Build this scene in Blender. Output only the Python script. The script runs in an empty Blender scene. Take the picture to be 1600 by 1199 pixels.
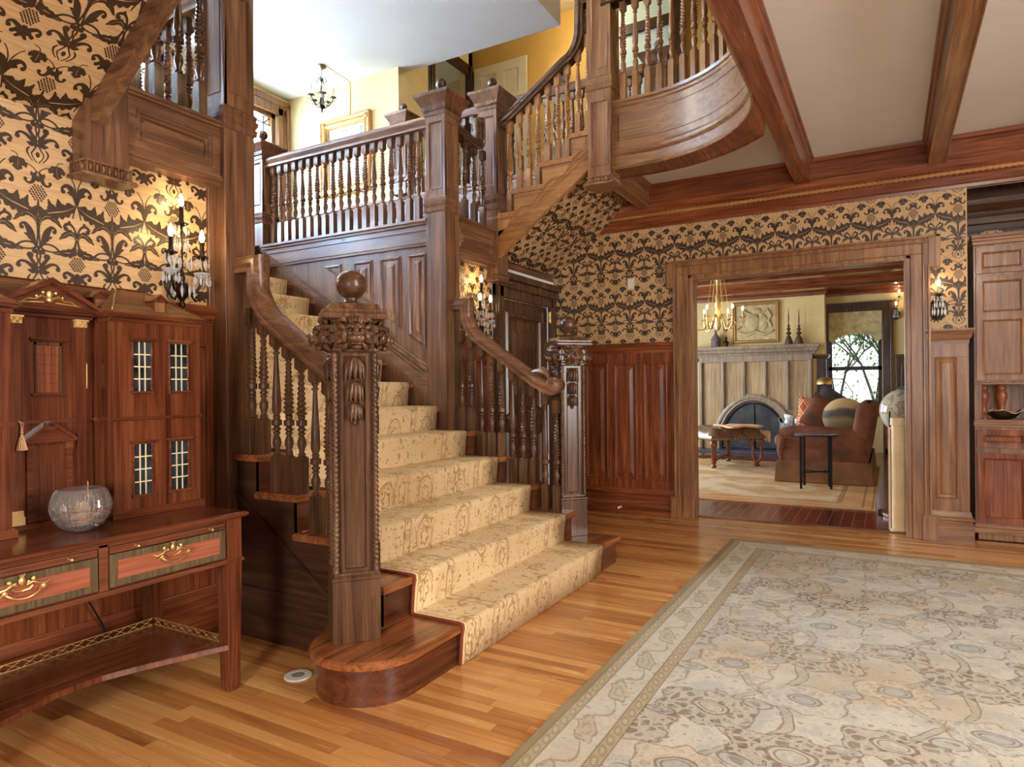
import bpy, bmesh, math, random
from mathutils import Vector, Matrix
random.seed(11)
PI = math.pi
C = bpy.context.scene.collection
SC = bpy.context.scene
def S(c):
    return tuple(((v/255)/12.92 if v/255 <= .04045 else ((v/255+.055)/1.055)**2.4) for v in c)+(1,)

# ---------------------------------------------------------------- mesh collector
class B:
    def __init__(s): s.bm = bmesh.new(); s.M = Matrix.Identity(4); s.mi = 0
    def v(s, p): return s.bm.verts.new(s.M @ Vector(p))
    def f(s, vs):
        try:
            fc = s.bm.faces.new(vs); fc.material_index = s.mi; return fc
        except ValueError: return None
    def face(s, pts): return s.f([s.v(p) for p in pts])
    def box(s, x0, y0, z0, x1, y1, z1):
        a = [s.v((x, y, z)) for x in (x0, x1) for y in (y0, y1) for z in (z0, z1)]
        for q in ((0,1,3,2),(4,6,7,5),(0,4,5,1),(2,3,7,6),(0,2,6,4),(1,5,7,3)): s.f([a[i] for i in q])
    def prism(s, poly, h0, h1, plane='xy'):
        def P(a, b, h): return {'xy':(a,b,h),'xz':(a,h,b),'yz':(h,a,b)}[plane]
        lo = [s.v(P(a,b,h0)) for a,b in poly]; hi = [s.v(P(a,b,h1)) for a,b in poly]
        n = len(poly)
        for i in range(n): s.f([lo[i], lo[(i+1)%n], hi[(i+1)%n], hi[i]])
        s.f(lo[::-1]); s.f(hi)
    def loops(s, L, close=True, cap0=False, cap1=False):
        R = [[s.v(p) for p in l] for l in L]
        n = len(R[0])
        for a, b in zip(R, R[1:]):
            for i in range(n if close else n-1):
                s.f([a[i], a[(i+1)%n], b[(i+1)%n], b[i]])
        if cap0: s.f(R[0][::-1])
        if cap1: s.f(R[-1])
        return R
    def lathe(s, prof, c=(0,0,0), seg=16, axis='z', fn=None, sq=None):
        L = []
        for k, (r, h) in enumerate(prof):
            l = []
            for i in range(seg):
                t = 2*PI*i/seg
                rr = r if fn is None else fn(r, t, h)
                x, y = rr*math.cos(t), rr*math.sin(t)
                p = {'z':(x,y,h),'x':(h,x,y),'y':(x,h,y)}[axis]
                l.append((c[0]+p[0], c[1]+p[1], c[2]+p[2]))
            L.append(l)
        s.loops(L, cap0=prof[0][0] > 1e-5, cap1=prof[-1][0] > 1e-5)
    def sqlathe(s, prof, c=(0,0,0)):
        s.loops([[(c[0]+a*r, c[1]+b*r, c[2]+h) for a, b in ((-1,-1),(1,-1),(1,1),(-1,1))] for r, h in prof], cap0=True, cap1=True)
    def tube(s, pts, r, seg=8, caps=True):
        pts = [Vector(p) for p in pts]; n = len(pts)
        rs = r if isinstance(r, (list, tuple)) else [r]*n
        d0 = (pts[1]-pts[0]).normalized()
        u = d0.orthogonal().normalized(); L = []
        for i in range(n):
            d = (pts[min(i+1,n-1)]-pts[max(i-1,0)])
            d = d.normalized() if d.length > 1e-9 else d0
            u = (u-d*u.dot(d)); u = u.normalized() if u.length > 1e-6 else d.orthogonal().normalized()
            w = d.cross(u)
            L.append([tuple(pts[i]+(u*math.cos(2*PI*k/seg)+w*math.sin(2*PI*k/seg))*rs[i]) for k in range(seg)])
        s.loops(L, cap0=caps, cap1=caps)
    def sweep(s, prof, path, up=(0,0,1), caps=True, side=None):
        # prof: closed list of (side, up) ; side = right of the travel direction
        pts = [Vector(p) for p in path]; n = len(pts); L = []
        upv = Vector(up)
        for i in range(n):
            a = (pts[i]-pts[i-1]).normalized() if i else None
            b = (pts[i+1]-pts[i]).normalized() if i < n-1 else None
            if a is None: a = b
            if b is None: b = a
            d = (a+b).normalized()
            k = 1/max(.3, d.dot(b))
            w = d.cross(upv) if side is None else Vector(side)
            if w.length < 1e-4: w = Vector((0,1,0))
            w.normalize(); u = w.cross(d).normalized()
            # mitre only in the plane of the bend
            bend = (b-a)
            if bend.length > 1e-6:
                bd = bend.normalized(); ku = 1+(k-1)*abs(bd.dot(u)); kw = 1+(k-1)*abs(bd.dot(w))
            else: ku = kw = 1
            L.append([tuple(pts[i]+w*(p[0]*kw)+u*(p[1]*ku)) for p in prof])
        s.loops(L, cap0=caps, cap1=caps)
    def sphere(s, c, r, seg=16, rings=10, sc=(1,1,1)):
        L = []
        for j in range(1, rings):
            t = PI*j/rings
            L.append([(c[0]+sc[0]*r*math.sin(t)*math.cos(2*PI*i/seg), c[1]+sc[1]*r*math.sin(t)*math.sin(2*PI*i/seg), c[2]-sc[2]*r*math.cos(t)) for i in range(seg)])
        R = s.loops(L)
        a = s.v((c[0],c[1],c[2]-sc[2]*r)); b = s.v((c[0],c[1],c[2]+sc[2]*r))
        for i in range(seg):
            s.f([a, R[0][(i+1)%seg], R[0][i]]); s.f([b, R[-1][i], R[-1][(i+1)%seg]])
    # raised panel on a local (u, v, n) frame; poly convex ccw in (u,v); prof = [(inset, height)]
    def panel(s, poly, prof, base=0.0):
        L = []
        for ins, h in prof: L.append([(p[0], p[1], base+h) for p in inset(poly, ins)])
        s.loops(L, cap1=True)
    def cut(s, co, no):
        g = s.bm.verts[:]+s.bm.edges[:]+s.bm.faces[:]
        bmesh.ops.bisect_plane(s.bm, geom=g, plane_co=co, plane_no=no, clear_outer=True, clear_inner=False)

def inset(poly, d):
    n = len(poly); out = []
    for i in range(n):
        p0, p1, p2 = Vector(poly[i-1]), Vector(poly[i]), Vector(poly[(i+1)%n])
        a = (p1-p0).normalized(); b = (p2-p1).normalized()
        na = Vector((-a.y, a.x)); nb = Vector((-b.y, b.x))
        k = 1+na.dot(nb)
        m = (na+nb)/max(k, .15)
        q = p1+m*d; out.append((q.x, q.y))
    return out
def frame(o, u, v):
    u = Vector(u).normalized(); v = Vector(v).normalized(); n = u.cross(v)
    return Matrix(((u.x,v.x,n.x,o[0]),(u.y,v.y,n.y,o[1]),(u.z,v.z,n.z,o[2]),(0,0,0,1)))
def WM(o):
    m = Matrix.Identity(4)
    while o is not None: m = o.matrix_basis @ m; o = o.parent
    return m
def build(name, b, mat, parent=None, smooth=None, bevel=0, local=False, keepn=False):
    bm = b.bm
    bmesh.ops.remove_doubles(bm, verts=bm.verts[:], dist=1e-6)
    if not keepn: bmesh.ops.recalc_face_normals(bm, faces=bm.faces[:])
    if parent is not None and not local: bm.transform(WM(parent).inverted())
    me = bpy.data.meshes.new(name); bm.to_mesh(me); bm.free()
    for m in (mat if isinstance(mat, (list, tuple)) else [mat]): me.materials.append(m)
    o = bpy.data.objects.new(name, me); C.objects.link(o)
    if parent is not None: o.parent = parent
    if smooth is not None:
        me.shade_smooth(); me.set_sharp_from_angle(angle=math.radians(smooth))
    if bevel:
        md = o.modifiers.new('bevel', 'BEVEL'); md.width = bevel; md.segments = 2; md.limit_method = 'ANGLE'; md.angle_limit = math.radians(40)
    return o
def tag(o, label, cat, group=None):
    o['label'] = label; o['category'] = cat
    if group: o['group'] = group
    return o
def thing(name, label, cat, loc, rotz=0, group=None):
    o = bpy.data.objects.new(name, None); C.objects.link(o)
    o.empty_display_size = .05; o.location = loc; o.rotation_euler = (0,0,rotz)
    return tag(o, label, cat, group)
def one(name, b, mat, label, cat, group=None, smooth=None, bevel=0):
    vs = [v.co for v in b.bm.verts]
    c = Vector(((min(v.x for v in vs)+max(v.x for v in vs))/2, (min(v.y for v in vs)+max(v.y for v in vs))/2, min(v.z for v in vs)))
    b.bm.transform(Matrix.Translation(-c))
    o = build(name, b, mat, None, smooth, bevel); o.location = c
    return tag(o, label, cat, group)
def struct(name, b, mat, parent=None, smooth=None, bevel=0, label=None, keepn=False):
    o = build(name, b, mat, parent, smooth, bevel, keepn=keepn)
    if parent is None: o['kind'] = 'structure'
    if label: o['label'] = label
    return o
def sgroup(name, loc=(0,0,0), label=None):
    o = bpy.data.objects.new(name, None); C.objects.link(o); o.location = loc; o['kind'] = 'structure'; o.empty_display_size = .05
    if label: o['label'] = label
    return o
def copy_tree(o, parent=None):
    c = o.copy(); C.objects.link(c)
    if parent is not None: c.parent = parent
    for ch in list(o.children): copy_tree(ch, c)
    return c

# ---------------------------------------------------------------- shader expressions
class N:
    def __init__(s, nt, k): s.nt = nt; s.k = k
    def _m(s, op, *a):
        n = s.nt.nodes.new('ShaderNodeMath'); n.operation = op
        for i, q in enumerate((s,)+a):
            if isinstance(q, N): s.nt.links.new(q.k, n.inputs[i])
            else: n.inputs[i].default_value = q
        return N(s.nt, n.outputs[0])
    def __add__(s, o): return s._m('ADD', o)
    __radd__ = __add__
    def __mul__(s, o): return s._m('MULTIPLY', o)
    __rmul__ = __mul__
    def __sub__(s, o): return s._m('SUBTRACT', o)
    def __rsub__(s, o): return (s*-1)+o
    def __truediv__(s, o): return s._m('DIVIDE', o)
    def sin(s): return s._m('SINE')
    def cos(s): return s._m('COSINE')
    def abs(s): return s._m('ABSOLUTE')
    def floor(s): return s._m('FLOOR')
    def fract(s): return s._m('FRACT')
    def sqrt(s): return s._m('SQRT')
    def min(s, o): return s._m('MINIMUM', o)
    def max(s, o): return s._m('MAXIMUM', o)
    def lt(s, o): return s._m('LESS_THAN', o)
    def gt(s, o): return s._m('GREATER_THAN', o)
    def pow(s, o): return s._m('POWER', o)
    def atan2(s, o): return s._m('ARCTAN2', o)
    def ss(s, a, b):
        n = s.nt.nodes.new('ShaderNodeMapRange'); n.interpolation_type = 'SMOOTHSTEP'
        s.nt.links.new(s.k, n.inputs[0]); n.inputs[1].default_value = a; n.inputs[2].default_value = b
        return N(s.nt, n.outputs[0])
class Mat:
    def __init__(s, name):
        s.m = bpy.data.materials.new(name); s.m.use_nodes = True; s.nt = s.m.node_tree
        s.b = s.nt.nodes['Principled BSDF']; s.L = s.nt.links.new
    def n(s, t): return s.nt.nodes.new('ShaderNode'+t)
    def coord(s, kind='Object', rnd=True):
        tc = s.n('TexCoord')
        k = tc.outputs[kind]
        if rnd:
            oi = s.n('ObjectInfo'); va = s.n('VectorMath'); va.operation = 'ADD'
            mu = s.n('Math'); mu.operation = 'MULTIPLY'; mu.inputs[1].default_value = 37.0
            s.L(oi.outputs['Random'], mu.inputs[0]); s.L(k, va.inputs[0]); s.L(mu.outputs[0], va.inputs[1]); k = va.outputs[0]
        return k
    def xyz(s, k):
        x = s.n('SeparateXYZ'); s.L(k, x.inputs[0]); return [N(s.nt, x.outputs[i]) for i in range(3)]
    def comb(s, x, y, z=0.0):
        c = s.n('CombineXYZ')
        for i, q in enumerate((x, y, z)):
            if isinstance(q, N): s.L(q.k, c.inputs[i])
            else: c.inputs[i].default_value = q
        return c.outputs[0]
    def scale(s, k, sc):
        m = s.n('Mapping'); s.L(k, m.inputs[0]); m.inputs['Scale'].default_value = sc; return m.outputs[0]
    def noise(s, k, scale, detail=3, rough=.55, dist=0):
        n = s.n('TexNoise'); n.inputs['Scale'].default_value = scale; n.inputs['Detail'].default_value = detail
        n.inputs['Roughness'].default_value = rough; n.inputs['Distortion'].default_value = dist
        s.L(k, n.inputs['Vector']); return N(s.nt, n.outputs[0])
    def white(s, k):
        n = s.n('TexWhiteNoise'); n.noise_dimensions = '3D'; s.L(k, n.inputs['Vector']); return N(s.nt, n.outputs['Value'])
    def voro(s, k, scale, feature='F1', out='Distance', rnd=1):
        n = s.n('TexVoronoi'); n.feature = feature; n.inputs['Scale'].default_value = scale; n.inputs['Randomness'].default_value = rnd
        s.L(k, n.inputs['Vector']); return N(s.nt, n.outputs[out])
    def ramp(s, fac, stops):
        r = s.n('ValToRGB'); e = r.color_ramp.elements
        while len(e) < len(stops): e.new(.5)
        for q, (p, c) in zip(e, stops): q.position = p; q.color = c
        s.L(fac.k if isinstance(fac, N) else fac, r.inputs[0]); return r.outputs[0]
    def mix(s, fac, a, b, mode='MIX'):
        m = s.n('Mix'); m.data_type = 'RGBA'; m.blend_type = mode
        for i, q in ((0, fac), (6, a), (7, b)):
            if isinstance(q, N): s.L(q.k, m.inputs[i])
            elif hasattr(q, 'links') or hasattr(q, 'is_output'): s.L(q, m.inputs[i])
            else: m.inputs[i].default_value = q
        return m.outputs[2]
    def bump(s, h, strength=.2, dist=.01):
        b = s.n('Bump'); b.inputs['Strength'].default_value = strength; b.inputs['Distance'].default_value = dist
        s.L(h.k if isinstance(h, N) else h, b.inputs['Height']); s.L(b.outputs[0], s.b.inputs['Normal'])
    def set(s, col=None, rough=None, metal=None, **kw):
        if col is not None:
            if isinstance(col, tuple): s.b.inputs['Base Color'].default_value = col
            else: s.L(col.k if isinstance(col, N) else col, s.b.inputs['Base Color'])
        if rough is not None:
            if isinstance(rough, N): s.L(rough.k, s.b.inputs['Roughness'])
            else: s.b.inputs['Roughness'].default_value = rough
        if metal is not None: s.b.inputs['Metallic'].default_value = metal
        for k, v in kw.items(): s.b.inputs[k.replace('_', ' ')].default_value = v
        return s.m
def wood(name, dark, mid, light, axis='z', rough=.33, g=1.0, spec=.5):
    m = Mat(name); k = m.coord()
    st = {'x':(1.2,22,22),'y':(22,1.2,22),'z':(22,22,1.2)}[axis]
    st2 = {'x':(4,220,220),'y':(220,4,220),'z':(220,220,4)}[axis]
    n1 = m.noise(m.scale(k, tuple(q*g for q in st)), 1.0, 5, .6, 1.2)
    n2 = m.noise(m.scale(k, tuple(q*g for q in st2)), 1.0, 2, .5)
    n3 = m.noise(k, 1.7, 2)
    fac = n1*.75+n2*.3+n3*.25-.16
    col = m.ramp(fac, [(.28, S(dark)), (.5, S(mid)), (.74, S(light))])
    m.bump(n2, .05, .0015)
    return m.set(col, n1*.08+(rough-.04), Specular_IOR_Level=spec, Coat_Weight=.12, Coat_Roughness=.15)
def flat(name, c, rough=.5, metal=0, var=.06, sc=8, **kw):
    m = Mat(name); k = m.coord()
    nz = m.noise(k, sc, 3)
    lo = tuple(max(0, q*(1-var)) for q in c); hi = tuple(min(255, q*(1+var)) for q in c)
    return m.set(m.ramp(nz, [(.3, S(lo)), (.7, S(hi))]), rough, metal, **kw)
def glow(name, c, strength):
    m = Mat(name)
    m.b.inputs['Emission Color'].default_value = S(c); m.b.inputs['Emission Strength'].default_value = strength
    k = m.coord(); nz = m.noise(k, 30)
    return m.set(m.ramp(nz, [(0, S(c)), (1, S(c))]), .4)
# ---------------------------------------------------------------- materials
OAK = ((47,30,19),(108,72,48),(154,112,76))
DOAK = ((30,18,10),(78,50,31),(116,82,54))
MAH = ((56,22,10),(122,62,32),(164,96,54))
RED = ((44,18,9),(94,47,26),(132,76,45))
W = {}
for nm, p, r in (('oak',OAK,.3),('doak',DOAK,.26),('mah',MAH,.26),('red',RED,.2),('coak',((72,46,27),(137,93,58),(176,132,87)),.3),('loak',((104,66,36),(164,114,66),(204,156,102)),.32)):  # last entry: oak with the upper flight's lamplight put into its colour
    for ax in 'xyz': W[nm+'_'+ax] = wood('wood_%s_%s' % (nm, ax), *p, axis=ax, rough=r)
W['tread'] = wood('tread_oak', (70,36,18),(138,80,43),(176,112,66), 'y', .25)
W['riser'] = wood('riser_wood', (34,15,8),(80,39,21),(116,64,36), 'y', .3)
W['black'] = wood('dark_wood', (24,12,7),(52,30,18),(82,50,32), 'x', .3)  # near-black brown wood of spandrels, dark frames and inlay lines
W['grey_z'] = wood('weathered_oak', (104,76,46),(164,130,86),(194,160,112), 'z', .45)
W['greyblue'] = wood('weathered_oak_moulding', (90,74,56),(142,120,96),(174,152,126), 'z', .4)
W['band'] = wood('crossband_veneer', (44,34,22),(86,70,46),(110,90,60), 'z', .2, 2)
W['veneer'] = wood('satin_veneer', (104,52,33),(148,80,55),(176,110,78), 'y', .2)
brass = flat('brass', (232,198,130), .32, .9, .1)
dbrass = flat('aged_brass', (126,98,56), .35, 1, .2)
bronze = flat('dark_bronze', (58,44,32), .4, .85, .2)
iron = flat('black_iron', (26,24,24), .45, .6, .15)
ivory_candle = flat('candle_sleeve', (222,204,160), .5)
bulb = glow('lit_bulb', (255,226,170), 40)
cream = flat('ceiling_plaster', (224,219,210), .85, 0, .015, 2)
white_pl = flat('white_plaster', (236,236,232), .85, 0, .01, 2)
yellow = flat('yellow_paint', (228,210,156), .8, 0, .02, 3)
mustard = flat('mustard_paint', (190,152,78), .8, 0, .03, 3)
offw = flat('cream_door_paint', (206,196,168), .5, 0, .02)
teal = flat('pale_blue_door_paint', (176,198,196), .5, 0, .02)
plastic = flat('white_plastic', (232,230,220), .4, 0, .02)
wbeige = flat('ivory_plastic', (222,212,188), .4, 0, .02)
bead = Mat('crystal_bead'); bead.set(bead.ramp(bead.noise(bead.coord(), 12), [(0,S((245,242,236))),(1,S((255,255,255)))]), .04, 0, Transmission_Weight=.62, IOR=1.5); bead = bead.m
crystal = Mat('crystal_drop'); crystal.set(crystal.ramp(crystal.noise(crystal.coord(), 12), [(0,S((250,248,244))),(1,S((255,255,255)))]), .0, 0, Transmission_Weight=.95, IOR=1.48); crystal = crystal.m

def mk_wallpaper():
    m = Mat('gold_silk_wallpaper'); k = m.coord('Object', False)
    n1 = m.noise(m.scale(k, (9,9,160)), 1, 3, .6); n2 = m.noise(k, 1.4, 2)
    c = m.ramp(n1*.7+n2*.35, [(.25,S((168,131,85))),(.5,S((196,158,110))),(.75,S((216,182,134)))])
    return m.set(c, .5)
wp_base = mk_wallpaper()
wp_flock = Mat('brown_damask_flock')
wp_flock.set(wp_flock.ramp(wp_flock.noise(wp_flock.coord('Object', False), 40, 2), [(.2,S((44,30,18))),(.8,S((70,48,30)))]), .42); wp_flock = wp_flock.m

def mk_floor(name, w, Lb, ax, dark, mid, light, rough, gap=.35, gapc=(60,30,14)):
    m = Mat(name); k = m.coord('Object', False); x, y, z = m.xyz(k)
    if ax == 'y': x, y = y, x
    r = (y/w).floor(); h = m.white(m.comb(r, 3.7))
    xs = x/Lb+h*7.0; cidx = xs.floor(); v = m.white(m.comb(cidx, r, 1.3))
    st = (1.5,26,1) if ax == 'x' else (26,1.5,1)
    g = m.noise(m.scale(k, st), 1, 5, .65, .6); g2 = m.noise(k, .9, 2)
    fac = v*.42+g*.55+g2*.18-.09
    col = m.ramp(fac, [(.2,S(dark)),(.5,S(mid)),(.82,S(light))])
    e1 = ((y/w).fract()-.5).abs().ss(.47,.5); e2 = ((xs.fract()-.5).abs()).ss(.4975,.4995)
    e = e1.max(e2)
    col = m.mix(e*gap, col, S(gapc))
    m.bump(e*-1.0+g*.1, .12, .003)
    return m.set(col, g*.12+rough, Coat_Weight=.25, Coat_Roughness=.12)
floor_oak = mk_floor('honey_oak_strip_floor', .056, .95, 'x', (144,86,43), (194,133,72), (220,168,104), .2, .45)
floor_red = mk_floor('dark_red_strip_floor', .098, 1.6, 'y', (58,16,10), (104,30,18), (138,52,32), .16, .8, (190,150,130))

def rug_mat():
    m = Mat('faded_oriental_rug'); k0 = m.coord('Object', False); hx, hy = RUG_HX, RUG_HY
    x0, y0, z0 = m.xyz(k0)
    wv = m.noise(k0, 3.2, 3); wv2 = m.noise(m.scale(k0,(1,1,1)), 4.1, 3)
    x = x0+(wv-.5)*.10; y = y0+(wv2-.5)*.10; k = m.comb(x, y, 0.0)
    n_big = m.noise(m.scale(k0,(1.3,1.7,1)), 1, 3); n_mid = m.noise(k0, 9, 4, .6); n_fine = m.noise(k0, 60, 3, .7); n_f2 = m.noise(k0, 26, 4, .65)
    ivory = S((204,198,182)); grey = S((172,174,167)); ochre = S((178,153,112)); brown = S((108,82,60)); olive = S((138,126,94)); lt = S((208,201,184))
    c = m.mix(n_big.ss(.45,.65)*.8, ivory, ochre)
    c = m.mix(n_mid.ss(.48,.6)*.6, c, grey)
    vein = m.voro(k, 24, 'DISTANCE_TO_EDGE')
    sp = m.voro(m.scale(k,(1,1.6,1)), 15); sp2 = m.voro(m.scale(k,(1.5,1,1)), 25)
    c = m.mix((sp+(n_fine-.5)*.3).lt(.18)*.5, c, brown); c = m.mix((sp2+(n_fine-.5)*.3).lt(.16)*.45, c, olive)
    for s in (1, -1):
        ln = (((x*(1/.62)+.25)+(y*(2*PI/.92)).sin()*(.2*s)).fract()-.5).abs()
        c = m.mix((ln.lt(.03))*.30, c, olive); c = m.mix((ln-.03).abs().lt(.006)*n_f2.gt(.42)*.6, c, brown)
    for ox, oy, cc, sz, op in ((0,0,brown,1.0,.75),(.31,.23,ochre,.8,.6),(.31,.69,brown,.85,.7),(0,.46,grey,.8,.6)):
        fx = (((x+ox)/.62).fract()-.5)*.62; fy = (((y+oy)/.92).fract()-.5)*.92
        h = m.white(m.comb(((x+ox)/.62).floor(), ((y+oy)/.92).floor(), ox+oy))
        a = fy.atan2(fx); r = ((fx/.2/sz)*(fx/.2/sz)+(fy/.14/sz)*(fy/.14/sz)).sqrt()
        rp = r*((a*6.0).cos()*.1+1.0)+(n_mid-.5)*.7+(h-.5)*.4
        fade = n_f2.ss(.25,.55)*op
        c = m.mix(rp.lt(1.0)*fade, c, cc)
        c = m.mix(rp.lt(1.0)*r.gt(.42)*vein.lt(.13)*n_f2.gt(.4)*.6, c, lt)
        c = m.mix(r.lt(.40)*.7, c, lt if cc is brown else grey)
        c = m.mix(((r-.40).abs().lt(.035)).max((r-.27).abs().lt(.025))*n_f2.gt(.36)*.6, c, brown)
        c = m.mix(r.lt(.22)*n_f2.gt(.48)*.5, c, grey)
        c = m.mix((rp-1.0).abs().lt(.035)*n_f2.gt(.4)*.5, c, brown)
    # little outlined ovals between the medallions
    for ox, oy in ((.155,.11),(.465,.34),(.155,.58),(.465,.80)):
        fx = (((x+ox)/.62).fract()-.5)*.62; fy = (((y+oy)/.92).fract()-.5)*.92
        r = ((fx/.055)*(fx/.055)+(fy/.035)*(fy/.035)).sqrt()
        c = m.mix(r.lt(1.0)*.5, c, grey); c = m.mix((r-1.0).abs().lt(.1)*n_f2.gt(.38)*.6, c, brown); c = m.mix(r.lt(.5)*n_f2.gt(.5)*.4, c, brown)
    d = (x0.abs()*-1.0+hx).min(y0.abs()*-1.0+hy); per = x0+y0
    cb = m.mix(n_mid.ss(.45,.6)*.5, S((202,195,176)), S((186,175,150)))
    t = ((per/.34).fract()-.5)*.34; q = d-.155; r = ((t/.075)*(t/.075)+(q/.045)*(q/.045)).sqrt()
    r = r*(((q.atan2(t))*5.0).sin()*.14+1.0)+(n_f2-.5)*.5; cb = m.mix(r.lt(1.0)*.4, cb, S((170,150,114))); cb = m.mix((r-1.0).abs().lt(.09)*n_f2.gt(.44)*.5, cb, brown); cb = m.mix((r-.45).abs().lt(.1)*n_f2.gt(.46)*.45, cb, olive)
    sn = ((per*18.0).sin()*.042+.155-d).abs(); cb = m.mix(sn.lt(.006)*r.gt(1.1)*n_f2.gt(.38)*.6, cb, olive)
    cb = m.mix((sp+(n_fine-.5)*.3).lt(.22)*.5, cb, olive)
    def guard(p, d0, w):
        t = ((per/p).fract()-.5)*p; q = d-d0; r = ((t/(p*.4))*(t/(p*.4))+(q/w)*(q/w)).sqrt()+(n_f2-.5)*.7
        r = r+(n_fine-.5)*.5; o = m.mix(r.lt(1.0)*.4, S((176,160,128)), S((132,106,76))); return m.mix(r.lt(.5)*.5, o, S((206,190,156)))
    c = m.mix(d.lt(.285), c, guard(.075,.26,.02)); c = m.mix(d.lt(.235), c, cb); c = m.mix(d.lt(.08), c, guard(.075,.058,.018)); c = m.mix(d.lt(.036), c, S((142,124,86)))
    for dd in (.287,.235,.08,.036): c = m.mix((d-dd).abs().lt(.0035)*.6, c, brown)
    c = m.mix(n_fine.ss(.3,.8)*.25, c, S((130,114,88))); c = m.mix(m.noise(k0, 1.1, 2).ss(.35,.7)*.18, c, ivory)
    m.bump(n_fine, .3, .004)
    return m.set(c, .92, Specular_IOR_Level=.15)
RUG_HX, RUG_HY = 1.75, 2.75
rug_m = rug_mat()

def runner_mat():
    m = Mat('gold_patterned_stair_carpet'); k = m.coord('UV', False); u, v, z = m.xyz(k)
    w = 1.70; base = S((220,192,148)); br = S((160,124,80)); dk = S((128,94,58))
    nf = m.noise(k, 90, 3, .7); nm = m.noise(k, 14, 3); nb = m.noise(k, 2.2, 2); n2 = m.noise(k, 34, 4, .65)
    c = m.mix(nb.ss(.35,.65)*.5, base, S((206,174,126)))
    d = u.min(u*-1.0+w)
    uu = u+(nm-.5)*.03; vv = v+(m.noise(k, 11, 2)-.5)*.03
    for px, py, ox, oy, R, sx, sy in ((.37,.44,.1,.1,.07,1,1.5),(.37,.44,.28,.33,.05,1.3,1),(.53,.71,.2,.3,.085,.75,1.8)):
        cu, cv = (uu+ox)/px, (vv+oy)/py
        h = m.white(m.comb(cu.floor(), cv.floor(), ox))
        fx = (cu.fract()-.5)*(px/sx); fy = (cv.fract()-.5)*(py/sy); r = (fx*fx+fy*fy).sqrt()
        on = h.gt(.3); arch = fy.gt(-.02).max(h.gt(.7))
        c = m.mix((r-R).abs().lt(.0055)*on*arch*n2.gt(.42)*.75, c, br)
        c = m.mix((r-R*.78).abs().lt(.0025)*on*arch*n2.gt(.4)*.6, c, br)
        c = m.mix((r-R*.42+((fy.atan2(fx)*6.0).sin()*.006)).abs().lt(.0045)*h.gt(.45)*n2.gt(.4)*.7, c, dk)
        c = m.mix((r-R*1.25+((fy.atan2(fx)*9.0).sin()*.008)).abs().lt(.003)*h.gt(.55)*n2.gt(.45)*.5, c, br)
    for sc, st, th, cc in (((1.0,.5,1),18,.17,br),((.55,1,1),24,.15,br),((1,1,1),34,.15,dk)):
        vq = m.voro(m.scale(k, sc), st); c = m.mix((vq+(n2-.5)*.6).lt(th+.03)*.68, c, cc)
    tr = ((u*7.3).fract()-.5).abs(); c = m.mix((tr+(n2-.5)*.12).lt(.03)*nm.gt(.5)*.4, c, br)
    c = m.mix(((tr-.12).abs()+(n2-.5)*.1).lt(.018)*nm.gt(.53)*.4, c, br)
    for dd, th, st in ((.035,.0025,.7),(.085,.003,.5),(.275,.004,.65),(.325,.004,.65)):
        c = m.mix((d-dd).abs().lt(th)*n2.gt(.34)*st, c, dk)
    bd = d.gt(.28)*d.lt(.32)*((v*60.0+nm*6.0).sin()).gt(.2); c = m.mix(bd*.4, c, br)
    c = m.mix(d.lt(.016), c, S((120,52,36)))
    c = m.mix((d-.024).abs().lt(.007), c, S((226,192,144)))
    c = m.mix(nf.ss(.3,.8)*.2, c, S((160,128,84)))
    m.bump(nf, .35, .004)
    return m.set(c, .95, Specular_IOR_Level=.1)
runner_m = runner_mat()
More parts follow.
